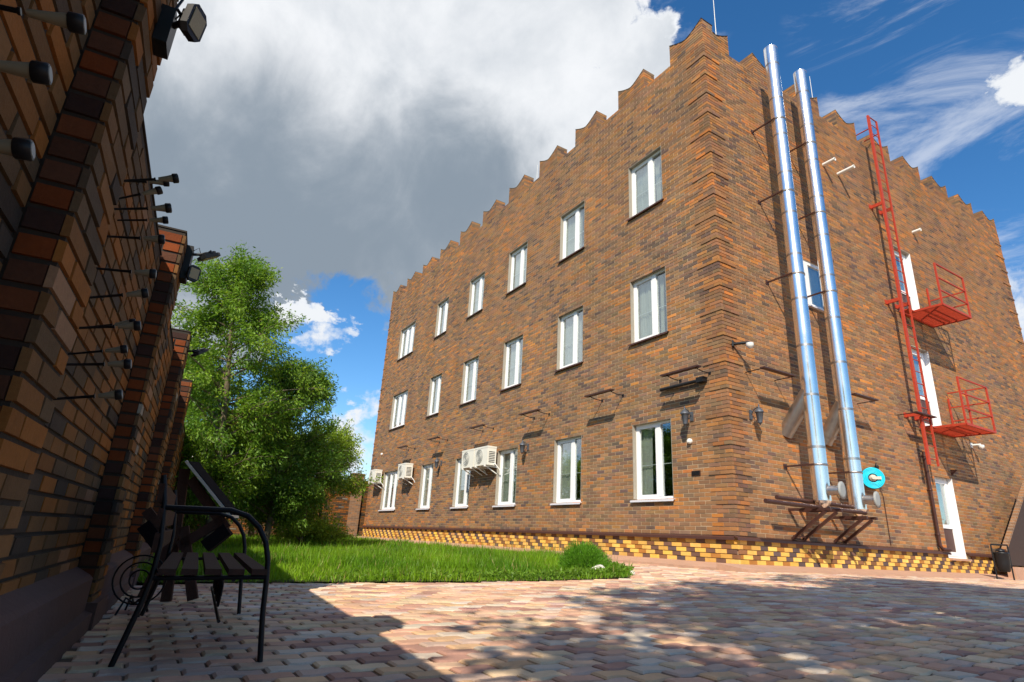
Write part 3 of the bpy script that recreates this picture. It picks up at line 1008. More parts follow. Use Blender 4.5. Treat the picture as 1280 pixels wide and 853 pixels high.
# three doors on facade B
for di, (y0, y1, z0, z1) in enumerate(doorsB):
    xr = -0.115
    mb = MB(); t = 0.07
    mb.box((xr - 0.07, y0, z0), (xr, y0 + t, z1)); mb.box((xr - 0.07, y1 - t, z0), (xr, y1, z1)); mb.box((xr - 0.07, y0 + t, z1 - t), (xr, y1 - t, z1)); mb.box((xr - 0.07, y0 + t, z0), (xr, y1 - t, z0 + 0.05))
    d = mb.build('door', MT['pvc'], bld)
    zm = z0 + (z1 - z0) * 0.38
    mb = MB(); s = 0.09; a, b = y0 + t, y1 - t
    mb.box((xr - 0.055, a, z0 + 0.05), (xr + 0.01, a + s, z1 - t)); mb.box((xr - 0.055, b - s, z0 + 0.05), (xr + 0.01, b, z1 - t))
    for zz in (z0 + 0.05, zm - 0.05, z1 - t - s):
        mb.box((xr - 0.055, a + s, zz), (xr + 0.01, b - s, zz + s))
    mb.build('leaf_frame', MT['pvc'], d)
    mb = MB(); mb.box((xr - 0.03, a + s, zm + 0.04), (xr - 0.02, b - s, z1 - t - s)); mb.build('pane', MT['glass'], d)
    mb = MB(); mb.box((xr - 0.035, a + s, z0 + 0.05 + s), (xr - 0.01, b - s, zm - 0.05)); mb.build('lower_panel', MT['flash'], d)
    mb = MB(); mb.box((xr - 0.14, a, zm), (xr - 0.13, b, z1 - t)); mb.build('blind', MT['curtain2'], d)
    mb = MB(); mb.tube([(xr + 0.01, a + 0.05, zm + 0.15), (xr + 0.05, a + 0.05, zm + 0.15), (xr + 0.05, a + 0.17, zm + 0.15)], 0.011, 6); mb.build('handle', MT['dullsteel'], d)
    mb = MB(); mb.box((xr + 0.002, y1 - 0.016, z0), (0.004, y1 - 0.002, z1 - 0.004)); mb.build('jamb', MT['pvc'], d)
    mb = MB(); mb.box((xr + 0.002, y0 + 0.002, z0), (-0.004, y0 + 0.012, z1 - 0.004)); mb.box((xr + 0.002, y0 + 0.013, z1 - 0.012), (-0.002, y1 - 0.018, z1 - 0.002)); mb.build('reveal', MT['lintel'], d)
    if di == 0:
        mb = MB(); mb.box((xr, y0 - 0.02, z0 - 0.05), (0.10, y1 + 0.02, z0 - 0.005)); mb.build('threshold', MT['concrete'], d)
# rain hood marks over doors: small dark brackets
mb = MB(); mb.prism([(0, 0), (0.16, 0), (0, -0.14)], (0.0, 8.29, 2.82), (1, 0, 0), (0, 0, 1), (0, 0.03, 0)); mb.build('hood_bracket', MT['flash'], bld)

# ------------------------------------------------------------------ chimneys on facade B
def chimney(xc, yc, ztop, zb, label, duct_y, duct_len):
    t = thing('flue_chimney', label, 'chimney', 'twin stainless steel chimneys on the side wall', loc=(0, 0, 0))
    r = 0.150
    mb = MB()
    z = zb; k = 0
    mb.lathe((xc, yc, zb), (0, 0, 1), [(0, r), (ztop - zb, r)], 40); mb.build('pipe', MT['steel'], t)
    while z < ztop - 0.3:
        z += 1.0
        mb = MB()
        if z < ztop - 0.1:
            for q, dr in ((0.0, 0.0025), (0.016, 0.004), (0.034, 0.0025)):
                mb.lathe((xc, yc, z - 0.06 + q), (0, 0, 1), [(0, r + dr), (0.014, r + dr)], 40)
            mb.build('seam_band', MT['dullsteel'], t)
    mb = MB(); mb.lathe((xc, yc, ztop), (0, 0, 1), [(0, r + 0.003), (0.02, r + 0.003)], 40); mb.build('rim', MT['steel'], t)
    mb = MB(); mb.lathe((xc, yc, zb - 0.13), (0, 0, 1), [(0, 0.04), (0.02, 0.06), (0.04, 0.10), (0.13, r), (0.135, r)], 24); mb.build('drain_cone', MT['steel'], t)
    for zz in (2.20, 6.08, 8.05, 9.95):
        mb = MB(); yy = yc - r - 0.012
        mb.bar((0.0, yy, zz), (xc + 0.02, yy, zz), 0.03, 0.03); mb.box((0.0, yy - 0.05, zz - 0.05), (0.012, yy + 0.05, zz + 0.05)); mb.build('wall_strut', MT['brownpipe'], t)
        mb = MB(); mb.lathe((xc, yc, zz - 0.02), (0, 0, 1), [(0, r + 0.004), (0.001, r + 0.012), (0.039, r + 0.012), (0.04, r + 0.004)], 24); mb.build('clamp_band', MT['dullsteel'], t)
    # inclined duct from the boiler room
    z0 = 2.95
    mb = MB(); mb.tube([(-0.05, duct_y, z0 - 0.10), (xc - 0.02, yc, z0 + 0.66)], 0.148, 24)
    mb.tube([(-0.05 + 0.10, duct_y, z0 - 0.10 + 0.13), (0.05 + 0.035, duct_y, z0 + 0.075)], 0.153, 24)
    mb.build('inclined_duct', MT['dullsteel'], t)
    # inspection tee with a round cap
    mb = MB(); mb.tube([(xc, yc, zb + 0.18), (xc + 0.33, yc + 0.06, zb + 0.18)], 0.085, 18); mb.build('tee_branch', MT['dullsteel'], t)
    mb = MB(); mb.lathe((xc + 0.33, yc + 0.06, zb + 0.18), (1, 0.18, 0), [(0, 0.15), (0.012, 0.155), (0.03, 0.155), (0.035, 0.10)], 20); mb.build('tee_cap', MT['grille'], t)
    # bracket frame
    mb = MB()
    for s in (-0.17, 0.17):
        mb.bar((0.0, yc + s, zb - 0.16), (xc + 0.24, yc + s, zb - 0.16), 0.05, 0.05)
        mb.bar((0.02, yc + s, 0.88), (xc + 0.14, yc + s, zb - 0.19), 0.045, 0.05)
    mb.bar((0.05, yc - 0.18, 0.93), (0.05, yc + 0.18, 0.93), 0.03, 0.03)
    mb.build('bracket', MT['brownpipe'], t)
    return t


chimney(0.577, 1.70, 12.02, 1.56, 'left hand taller stainless steel flue chimney nearer the building corner', 1.70, 1)
chimney(0.470, 3.03, 12.10, 1.50, 'right hand stainless steel flue chimney beside the cyan hose reel', 3.03, 1)
for nm, (x, y0, y1, z) in (('lower', (0.56, 0.08, 3.1, 1.44)), ('upper', (0.40, 0.62, 2.9, 1.545))):
    mb = MB(); mb.tube([(x, y0, z), (x, y1, z)], 0.038, 12)
    o = mb.build('pipe_length', MT['brownpipe'])
    tag(o, 'brown steel pipe lying on the chimney brackets, ' + ('the longer front one reaching furthest left' if nm == 'lower' else 'the shorter one behind, close to the wall'), 'pipe', 'loose brown pipes on chimney brackets')

# hose reel and water valve
t = thing('hose_reel', 'cyan garden hose coiled on a round wall reel right of the chimneys', 'hose reel')
ax = np.array([0.62, -0.78, 0.0]); c = np.array([0.20, 4.24, 2.23])
mb = MB()
for k in range(5):
    rr = 0.105 + 0.026 * k
    a_ = np.cross(ax, (0, 0, 1)); pts = [c + rr * (a_ * math.cos(q) + np.array([0, 0, 1]) * math.sin(q)) + ax * 0.005 * math.sin(3 * q + k) for q in np.linspace(0, 2 * math.pi, 33)]
    mb.tube(pts, 0.0145, 8)
mb.build('hose_coil', MT['cyan'], t)
mb = MB(); mb.lathe(c - ax * 0.05, ax, [(0, 0.225), (0.012, 0.23), (0.024, 0.225)], 28); mb.build('back_disc', MT['navy'], t)
mb = MB(); mb.lathe(c - ax * 0.03, ax, [(0, 0.07), (0.05, 0.07), (0.055, 0.03), (0.075, 0.028)], 16); mb.build('hub', MT['beige'], t)
mb = MB(); mb.obox(c + ax * 0.03 + np.cross(ax, (0, 0, 1)) * 0.07 * -1, ax * 0.008, np.cross(ax, (0, 0, 1)) * 0.08, (0, 0, 0.03)); mb.build('hose_nozzle', MT['beige'], t)
mb = MB(); mb.tube([(0.0, 4.33, 2.22), (0.16, 4.28, 2.22)], 0.03, 10); mb.build('wall_arm', MT['black'], t)
t = thing('water_valve', 'black water valve with red lever on the wall above the hose reel', 'valve')
mb = MB(); mb.tube([(0, 4.66, 2.50), (0.10, 4.66, 2.50), (0.12, 4.66, 2.42), (0.12, 4.66, 2.30)], 0.022, 8); mb.tube([(0.06, 4.66, 2.50), (0.06, 4.72, 2.60)], 0.015, 8); mb.lathe((0.10, 4.66, 2.47), (0, 0, 1), [(0, .03), (.04, .04), (.08, .03)], 10)
mb.build('valve_body', MT['black'], t)
mb = MB(); mb.bar((0.12, 4.68, 2.29), (0.14, 4.82, 2.22), 0.03, 0.02); mb.build('lever', MT['red'], t)
mb = MB(); mb.tube([(0.03, 4.72, 2.22), (0.02, 4.9, 1.9), (0.02, 4.92, 0.9)], 0.008, 6); mb.build('supply_tube', MT['brownpipe'], t)

# ------------------------------------------------------------------ fire ladder and the two balconies
t = thing('fire_ladder', 'red steel fire ladder running up the side wall past the doors', 'ladder')
XL, YA, YB = 0.31, 6.55, 6.98
mb = MB(); mb.box((XL - 0.025, YA - 0.045, 2.75), (XL + 0.025, YA + 0.045, 12.62)); mb.build('stringer', MT['red'], t)
mb = MB(); mb.box((XL - 0.02, YB - 0.022, 2.75), (XL + 0.02, YB + 0.022, 12.62)); mb.build('stringer', MT['red'], t)
mb = MB(); mb.tube([(XL, YA, 2.9), (XL, YB, 2.9)], 0.011, 6); rung = mb.mesh('rung', MT['red'])
for k in range(32):
    o = mobj('rung', rung, t); o.location = (0, 0, 0.305 * k)
for a_, b_ in (((XL, YA, 12.61), (XL, YB, 12.61)), ((XL, YA, 12.2), (-0.1, YA, 12.2)), ((XL, YB, 12.2), (-0.1, YB, 12.2))):
    mb = MB(); mb.tube([a_, b_], 0.017, 6); mb.build('top_rail', MT['red'], t)
for zz in (3.95, 6.92, 9.75):
    for yy in (YA - 0.03, YB + 0.03):
        mb = MB()
        mb.box((0.014, yy - 0.02, zz - 0.045), (XL, yy + 0.02, zz + 0.045))
        mb.box((0.0, yy - 0.10, zz - 0.06), (0.016, yy + 0.09, zz + 0.06))
        mb.build('wall_bracket', MT['red'], t)


def balcony(zb, label, near_half):
    t = thing('escape_balcony', label, 'balcony', 'red escape balconies on the side wall')
    Y0, Y1, XO = 7.34, 8.86, 0.90
    mb = MB()
    for a, b in (((0.0, Y0, zb), (XO, Y0, zb)), ((0.0, Y1, zb), (XO, Y1, zb)), ((XO, Y0, zb), (XO, Y1, zb)), ((0.01, Y0, zb), (0.01, Y1, zb))):
        mb.bar(a, b, 0.045, 0.055)
    mb.bar((0.45, Y0, zb - .01), (0.45, Y1, zb - .01), 0.04, 0.04)
    mb.build('deck_frame', MT['red'], t)
    m2 = MB(); m2.box((0.02, 0, 0), (XO - 0.02, 0.020, 0.024)); sl = m2.mesh('deck_bar', MT['red'])
    k = 0
    y = Y0 + 0.04
    while y < Y1 - 0.05:
        o = mobj('deck_bar', sl, t); o.location = (0, y, zb + 0.012); y += 0.052
    hgt = 1.15
    def post(x, y, h):
        m = MB(); m.bar((x, y, zb), (x, y, zb + h), 0.04, 0.04); m.build('post', MT['red'], t)
    post(XO, Y0, hgt); post(XO, Y1, hgt); post(0.03, Y1, hgt if not near_half else 1.0)
    if near_half:
        post(0.45, Y1, hgt)
    for q in ((0.0,), ):
        for hh in (hgt, 0.76, 0.40):
            m = MB(); m.bar((XO, Y0, zb + hh), (XO, Y1, zb + hh), 0.03, 0.03); m.build('rail', MT['red'], t)
            m = MB(); m.bar((0.03, Y1, zb + hh), (XO, Y1, zb + hh), 0.03, 0.03)
            if not (hh == hgt and not near_half): m.build('rail', MT['red'], t)
    m = MB(); m.bar((0.16, 7.0, zb - 0.02), (0.16, Y0, zb - 0.02), 0.24, 0.03); m.build('step_plate', MT['red'], t)
    return t


balcony(6.80, 'upper red grated balcony under the top floor door beside the ladder', False)
balcony(3.74, 'lower red grated balcony under the middle door beside the ladder', True)
t = thing('downpipe', 'dark brown downpipe running from the ladder foot to the plinth', 'downpipe')
mb = MB(); mb.tube([(0.07, 6.93, 3.1), (0.07, 6.93, 0.98), (0.10, 6.97, 0.90), (0.12, 7.25, 0.885)], 0.04, 12); mb.build('pipe', MT['brownpipe'], t)
for zz in (1.2, 2.2, 3.0):
    mb = MB(); mb.lathe((0.07, 6.93, zz), (0, 0, 1), [(0, .045), (.001, .05), (.03, .05), (.031, .045)], 12); mb.box((0.0, 6.915, zz), (0.05, 6.945, zz + 0.03)); mb.build('clip', MT['brownpipe'], t)

# vents
for (y, z, L, lab) in ((4.40, 10.24, 0.30, 'short white vent pipe right of the chimneys, partly behind the right one'), (5.05, 10.22, 0.42, 'short white vent pipe standing free right of both chimneys'), (8.72, 9.72, 0.20, 'short white vent pipe above the top floor door')):
    t = thing('vent_pipe', lab, 'vent', 'white vent pipes high on the side wall')
    mb = MB(); mb.tube([(0, y, z), (L, y, z)], 0.045, 14); mb.build('pipe', MT['white'], t)
    mb = MB(); mb.lathe((L, y, z), (1, 0, 0), [(0, .05), (.02, .05), (.02, .035), (-.04, .033)], 14); mb.build('collar', MT['white'], t)

# rods on the roof
for (x, y, z0, z1, lab) in ((-0.3, 0.9, 11.2, 14.6, 'thin white rod standing on the roof behind the building corner'), (-0.45, 5.2, 11.2, 13.9, 'thin white rod on the roof right of the chimneys'), (-7.7, 0.5, 11.2, 13.1, 'thin short rod on the roof behind the left parapet')):
    t = thing('lightning_rod', lab, 'lightning rod', 'lightning rods on the roof')
    mb = MB(); mb.tube([(x, y, z0), (x, y, z1)], [0.014, 0.006], 6); mb.build('rod', MT['white'], t)
    mb = MB(); mb.box((x - .06, y - .06, z0), (x + .06, y + .06, z0 + 0.1)); mb.build('foot', MT['coping'], t)


# wall lights: horizontal fixtures on arms
def bar_light_A(x0, x1, z, d, label):
    t = thing('bar_light', label, 'wall light', 'horizontal bar lights over the ground floor windows')
    mb = MB(); mb.box((x0, -d - 0.055, z - 0.014), (x1, -d + 0.055, z + 0.014)); mb.build('fixture', MT['brownpipe'], t)
    for xx in (x0 + 0.12, x1 - 0.10):
        mb = MB(); mb.tube([(xx, 0, z - 0.05), (xx, -d * 0.5, z - 0.05), (xx, -d, z - 0.012)], 0.010, 6); mb.box((xx - 0.03, -0.01, z - 0.08), (xx + 0.03, 0.0, z - 0.02)); mb.build('arm', MT['black'], t)


for (x0, x1, lab) in ((-1.24, -0.27, 'bar light on two arms left of the corner quoins, above the rightmost window'), (-3.70, -2.75, 'bar light on arms between the first two windows from the corner'),
                      (-6.63, -5.68, 'bar light on arms above and right of the third window from the corner'), (-9.6, -8.7, 'bar light on arms over the pair of air conditioners'),
                      (-12.9, -12.0, 'bar light on arms above the fifth ground floor window from the corner'), (-15.9, -15.0, 'bar light on arms near the single air conditioner')):
    bar_light_A(x0, x1, 3.90, 0.40, lab)
t = thing('black_tube_bar', 'thick black tube under the bar light nearest the corner', 'wall light')
mb = MB(); mb.tube([(-1.62, -0.06, 3.74), (-0.50, -0.06, 3.74)], 0.035, 10); mb.build('tube', MT['black'], t)  # thick black tube along the wall, with a box at its corner end
mb = MB(); mb.box((-0.62, -0.12, 3.69), (-0.44, -0.005, 3.79)); mb.build('end_box', MT['black'], t)
for (y0, y1, lab) in ((0.55, 1.50, 'bar light on arms on the side wall, left of the chimneys'), (3.55, 4.45, 'bar light on arms on the side wall, behind and right of the right chimney'), (6.1, 7.0, 'bar light on arms beside the lower balcony and ladder')):
    t = thing('bar_light', lab, 'wall light', 'horizontal bar lights on the side wall')
    mb = MB(); mb.box((0.345, y0, 3.896), (0.455, y1, 3.924)); mb.build('fixture', MT['brownpipe'], t)
    for yy in (y0 + 0.03, y1 - 0.03):
        mb = MB(); mb.tube([(0, yy, 3.90), (0.40, yy, 3.90)], 0.010, 6); mb.build('arm', MT['black'], t)


def lantern(P, N, label):
    t = thing('wall_lantern', label, 'lantern', 'pewter wall lanterns')
    P = np.array(P, float); N = np.array(N, float); c = P + N * 0.20; S = np.cross(N, (0, 0, 1))
    mb = MB(); mb.obox(P + N * 0.012, N * 0.012, S * 0.035, (0, 0, 0.09)); mb.tube([P + (0, 0, -.02), P + N * 0.10 + (0, 0, 0.10), P + N * .2 + (0, 0, .13)], 0.011, 6); mb.build('bracket', MT['lantern'], t)
    mb = MB(); mb.lathe(c + (0, 0, 0.02), (0, 0, 1), [(0, .095), (.03, .085), (.07, .05), (.09, .02), (.13, .012), (.14, .018), (.155, .004)], 6); mb.build('cap', MT['lantern'], t)
    mb = MB(); mb.lathe(c + (0, 0, -0.22), (0, 0, 1), [(0, .012), (.03, .02), (.04, .045), (.05, .045), (.235, .075), (.24, .08)], 6); mb.build('lamp_cage', MT['lantern'], t)
    mb = MB(); mb.lathe(c + (0, 0, -0.17), (0, 0, 1), [(0, .040), (.18, .068)], 6); mb.build('glass_body', MT['grille'], t)


lantern((-0.86, 0, 3.07), (0, -1, 0), 'pewter wall lantern right of the rightmost ground floor window')
lantern((-6.75, 0, 3.07), (0, -1, 0), 'pewter wall lantern between the second and third ground floor windows')
lantern((-12.42, 0, 3.07), (0, -1, 0), 'pewter wall lantern right of the fifth ground floor window')
lantern((0, 0.62, 3.07), (1, 0, 0), 'pewter wall lantern on the side wall between corner and chimneys')


def dome_cam(P, N, label, arm):
    t = thing('security_camera', label, 'security camera')
    P = np.array(P, float); N = np.array(N, float)
    mb = MB(); mb.tube([P, P + N * arm], 0.028, 10); mb.obox(P, N * 0.015, np.cross(N, (0, 0, 1)) * 0.06, (0, 0, 0.06)); mb.build('arm', MT['black'] if arm > .25 else MT['white'], t)
    e = P + N * arm
    mb = MB(); mb.lathe(e + (0, 0, -0.015), (0, 0, -1), [(0, .07), (.05, .072), (.08, .055), (.11, .02)], 14); mb.build('dome', MT['white'], t)


t = dome_cam((0.03, 0.24, 4.40), (0.86, 0.5, 0), 'dark arm with white dome camera on the corner quoins', 0.30)
dome_cam((0.0, 9.75, 3.62), (1, 0, 0), 'small white dome camera under the lower balcony, right of the doors', 0.22)
for (x, z, lab) in ((-0.93, 2.59, 'small white round sensor right of the rightmost ground floor window'), (-18.95, 3.97, 'small white sensor at the far left end of the facade')):
    t = thing('wall_sensor', lab, 'sensor')
    mb = MB(); mb.lathe((x, 0, z), (0, -1, 0), [(0, .05), (.02, .055), (.05, .05), (.075, .025)], 14); mb.build('dome', MT['white'], t)
t = thing('junction_box', 'small dark grille box on the brick right of the rightmost ground floor window', 'vent')
mb = MB(); mb.box((-0.93, -0.018, 1.93), (-0.72, 0.0, 2.02)); mb.build('plate', MT['brownpipe'], t)
mb = MB()
for k in range(4): mb.box((-0.92, -0.024, 1.94 + k * .02), (-0.73, -0.018, 1.95 + k * 0.02))
mb.build('slot', MT['black'], t)


# air conditioners
def ac(x0, label):
    t = thing('air_conditioner', label, 'air conditioner', 'white outdoor air conditioning units on the facade')
    x1 = x0 + 0.80; z0, z1 = 2.66, 3.21; ya, yb = -0.42, -0.12
    mb = MB(); mb.box((x0, ya, z0), (x1, yb, z1)); mb.box((x0 - 0.008, ya - 0.006, z1 - 0.04), (x1 + 0.008, yb + .006, z1 + 0.008)); mb.build('casing', MT['ac'], t)
    mb = MB(); c = (x0 + 0.30, ya - 0.004, (z0 + z1) / 2)
    for rr in (0.06, 0.11, 0.16, 0.21):
        mb.tube([(c[0] + rr * math.cos(q), ya - 0.012, c[2] + rr * math.sin(q)) for q in np.linspace(0, 2 * math.pi, 21)], 0.005, 4)
    mb.build('fan_grille', MT['ac'], t)
    mb = MB(); mb.lathe((c[0], ya + 0.001, c[2]), (0, -1, 0), [(0, 0.22), (.004, .22)], 24); mb.build('fan_opening', MT['grille'], t)
    mb = MB()
    for k in range(7):
        mb.box((x1, ya + 0.05, z0 + 0.08 + k * 0.05), (x1 + 0.006, yb - 0.05, z0 + 0.10 + k * 0.05))
    mb.build('side_louvre', MT['black'], t)
    mb = MB(); mb.tube([(x1 + 0.01, yb - 0.06, z0 + 0.06), (x1 + 0.06, yb - 0.04, z0 + 0.03), (x1 + 0.07, -0.03, z0 - 0.10), (x1 + 0.07, 0.0, z0 - 0.16)], 0.016, 6); mb.build('hose', MT['white'], t)
    for xx in (x0 + 0.12, x1 - 0.12):
        mb = MB(); mb.box((xx - .02, ya - 0.03, z0 - 0.045), (xx + .02, 0.0, z0 - 0.005)); mb.bar((xx, ya + .03, z0 - 0.03), (xx, -0.01, z0 - 0.22), 0.025, 0.025); mb.build('bracket', MT['white'], t)
    return t


ac(-9.12, 'right unit of the pair of white air conditioners over the fourth window'); ac(-10.0, 'left unit of the pair of white air conditioners over the fourth window')
ac(-15.62, 'white air conditioner above the right side of the leftmost ground floor window'); ac(-19.15, 'white air conditioner at the far left end of the facade')

# ------------------------------------------------------------------ garden wall on the left
e_ = np.array([-0.9971, 0.0762, 0]); e_ /= np.linalg.norm(e_); n_ = np.array([-e_[1] * -1, -e_[0], 0]); n_ = np.array([e_[1], -e_[0], 0])
if n_[1] < 0: n_ = -n_
NP, NF = -8.863, -8.7544        # panel and pilaster face
WO = lambda nc: n_ * nc
E0, E1 = -9.6, 20.2
PIT = 2.52
pils = [-8.39 + PIT * k for k in range(12)]
pils = [(p, p + 0.39) for p in pils if p < 2.5]
gw = thing('garden_wall', 'tall shaded orange and brown brick garden wall with pilasters on the left', 'wall')
Wp = lambda e, nn, z: e_ * e + n_ * nn + np.array([0, 0, z])
ZP0, ZPAN, ZPIL = 0.30, 2.30, 2.52
mb = MB()
def wbox(mb, e0, e1, n0, n1, z0, z1):
    mb.obox(Wp((e0 + e1) / 2, (n0 + n1) / 2, (z0 + z1) / 2), e_ * (e1 - e0) / 2, n_ * (n1 - n0) / 2, (0, 0, (z1 - z0) / 2))
wbox(mb, E0, E1, NP - 0.25, NP - 0.009, -0.4, ZPAN - 0.004)
mb.build('wall_core', MT['mortar_dark'], gw)
for p0, p1 in pils:
    mb = MB(); wbox(mb, p0 + 0.009, p1 - 0.009, NP - 0.28, NF - 0.009, -0.4, ZPIL - 0.004); mb.build('pilaster_core', MT['mortar_dark'], gw)
mb = MB()
for s0, s1 in [(E0, pils[0][0] - 0.03)] + [(a[1] + 0.03, b[0] - 0.03) for a, b in zip(pils[:-1], pils[1:])]:
    O_ = Wp(s0, 0, 0)
    mb.prism([(NP - 0.02, 0.34), (NP + 0.07, 0.29), (NP + 0.09, 0.27), (NP + 0.09, 0.10), (NP + 0.13, 0.09), (NP + 0.13, -0.4), (NP - 0.02, -0.4)], O_, n_, (0, 0, 1), e_ * (s1 - s0))
mb.build('footing', MT['plinthc'], gw)
mb = MB()
for p0, p1 in pils:
    mb2 = MB(); wbox(mb2, p0 - 0.03, p1 + 0.03, NP - 0.02, NF + 0.035, -0.4, 0.14); mb2.build('pilaster_footing', MT['plinthc'], gw)


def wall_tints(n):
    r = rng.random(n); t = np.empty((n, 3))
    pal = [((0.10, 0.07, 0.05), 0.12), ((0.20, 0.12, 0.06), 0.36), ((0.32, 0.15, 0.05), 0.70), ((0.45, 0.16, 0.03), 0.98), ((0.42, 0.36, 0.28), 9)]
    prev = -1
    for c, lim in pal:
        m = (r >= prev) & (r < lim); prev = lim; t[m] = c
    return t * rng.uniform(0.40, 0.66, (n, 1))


def rows_strip(u0, u1, z0, z1, front, back, parity0=0, mod=0.26):
    out = []; z = z0; r = parity0
    while z + ROW <= z1 + 0.012:
        ph = 0.13 if r % 2 else 0.0
        ed = [u0] + [q for q in np.arange(math.floor(u0 / mod) * mod + ph, u1, mod) if u0 + 0.03 < q < u1 - 0.03] + [u1]
        for a, b in zip(ed[:-1], ed[1:]):
            out.append((a + (0.006 if a != u0 else 0.0), b - (0.006 if b != u1 else 0), z + 0.006, z + ROW - 0.006, front, back))
        z += ROW; r += 1
    return out


def wall_header_cols(u0, u1, z0, z1, front, back):
    """pilaster front: header + stretcher, alternating"""
    out = []; z = z0; r = 0
    while z + ROW <= z1 + 0.012:
        m = u0 + (0.13 if r % 2 else 0.26)
        out += [(u0, m - 0.006, z + .006, z + ROW - .006, front, back), (m + 0.006, u1, z + .006, z + ROW - .006, front, back)]
        z += ROW; r += 1
    return out


pan = []
segs = [(E0, pils[0][0])] + [(a[1], b[0]) for a, b in zip(pils[:-1], pils[1:])] + [(pils[-1][1], E1)]
for s0, s1 in segs:
    pan += rows_strip(s0 + 0.004, s1 - 0.004, 0.30, ZPAN, 0.0, -0.02)
pilf = []
for p0, p1 in pils:
    pilf += wall_header_cols(p0, p1, 0.10, ZPIL, 0.0, -0.02)
pan = np.array(pan); pilf = np.array(pilf)
fl1 = np.abs(pan[:, 1] - pan[:, 0] - 0.248) < 0.003
fl2 = np.abs(pilf[:, 1] - pilf[:, 0] - 0.254) < 0.003
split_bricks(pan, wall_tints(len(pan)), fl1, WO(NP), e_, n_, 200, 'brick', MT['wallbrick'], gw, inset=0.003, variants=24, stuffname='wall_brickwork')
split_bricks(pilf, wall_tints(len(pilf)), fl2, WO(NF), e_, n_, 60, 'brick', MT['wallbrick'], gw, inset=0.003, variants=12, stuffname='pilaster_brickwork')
# pilaster sides (face -e and +e) : one brick per course, and the tops
vs, fs, ts = [], [], []; off = 0
for p0, p1 in pils:
    for (O, N, sgn) in ((Wp(p0, NF, 0), -e_, 1), (Wp(p1, NF, 0), e_, 1)):
        rw = []; z = 0.10; r = 0
        while z + ROW <= ZPIL + 0.012:
            lim = 0.108 if z + ROW < ZPAN + 0.02 else 0.38
            if lim < 0.2:
                rw.append((0.0215, lim, z + .006, z + ROW - .006, 0.0, -0.02))
            else:
                rw += [(0.0215, 0.25, z + .006, z + ROW - .006, 0, -0.02), (0.26, 0.38, z + .006, z + ROW - .006, 0, -.02)] if r % 2 else [(0.0215, 0.12, z + .006, z + ROW - .006, 0, -0.02), (0.13, 0.38, z + .006, z + ROW - .006, 0, -.02)]
            z += ROW; r += 1
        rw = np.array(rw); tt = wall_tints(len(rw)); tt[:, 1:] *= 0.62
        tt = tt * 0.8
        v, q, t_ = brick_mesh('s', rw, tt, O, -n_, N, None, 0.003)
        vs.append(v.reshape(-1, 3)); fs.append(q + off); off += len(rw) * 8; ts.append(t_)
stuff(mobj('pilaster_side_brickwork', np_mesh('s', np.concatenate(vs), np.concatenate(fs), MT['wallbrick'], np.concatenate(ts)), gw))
for p0, p1 in pils:
    mb = MB(); wbox(mb, p0 + 0.002, p1 - 0.002, NP - 0.275, NF - 0.003, ZPIL + 0.0, ZPIL + 0.012); mb.build('cap', MT['mortar_dark'], gw)
mb = MB()
for s0, s1 in segs:
    wbox(mb, s0 + 0.01, s1 - 0.01, NP - 0.25, NP - 0.002, ZPAN + 0.002, ZPAN + 0.012)
mb.build('coping', MT['mortar_dark'], gw)

# back fence closing the garden on the far side
bf = thing('back_fence', 'dark brick fence closing the lawn behind the trees', 'wall')
XF = -21.15
mb = MB(); mb.box((XF - 0.25, -9.0, -0.3), (XF - 0.009, 6.0, 2.9)); mb.build('fence_core', MT['mortar_dark'], bf)
rw = np.array(rows_strip(-8.0, 6.0, 0.1, 2.88, 0.0, -0.02))
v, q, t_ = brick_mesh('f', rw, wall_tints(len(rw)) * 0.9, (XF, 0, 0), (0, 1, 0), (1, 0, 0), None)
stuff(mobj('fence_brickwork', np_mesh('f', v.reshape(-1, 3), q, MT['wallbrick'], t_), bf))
for yy in (-6.2, -3.4, -0.55, 2.0):
    mb = MB(); mb.box((XF - 0.3, yy, -0.2), (XF + 0.13, yy + 0.5, 3.15)); mb.box((XF - 0.34, yy - 0.04, 3.15), (XF + 0.17, yy + 0.54, 3.21)); mb.build('fence_pier', MT['brickfar'], bf)

# neighbour's house glimpsed through the trees
h = thing('neighbour_house', 'pale house with a red roof glimpsed through the tree beyond the fence', 'house')
mb = MB(); mb.box((-38, -7.5, 0), (-30, -1.5, 5.0)); mb.build('wall', MT['housewall'], h)
mb = MB(); mb.prism([(-8.0, 4.95), (-4.5, 7.6), (-1.0, 4.95)], (-38.4, 0, 0), (0, 1, 0), (0, 0, 1), (8.8, 0, 0)); mb.build('roof', MT['roof'], h)
for yy in (-6.4, -3.4):
    mb = MB(); mb.box((-30.02, yy, 2.8), (-29.97, yy + 1.1, 4.2)); f = mb.build('window', MT['pvc'], h)
    mb = MB(); mb.box((-29.96, yy + .08, 2.88), (-29.95, yy + 1.02, 4.12)); mb.build('pane', MT['navy'], f)


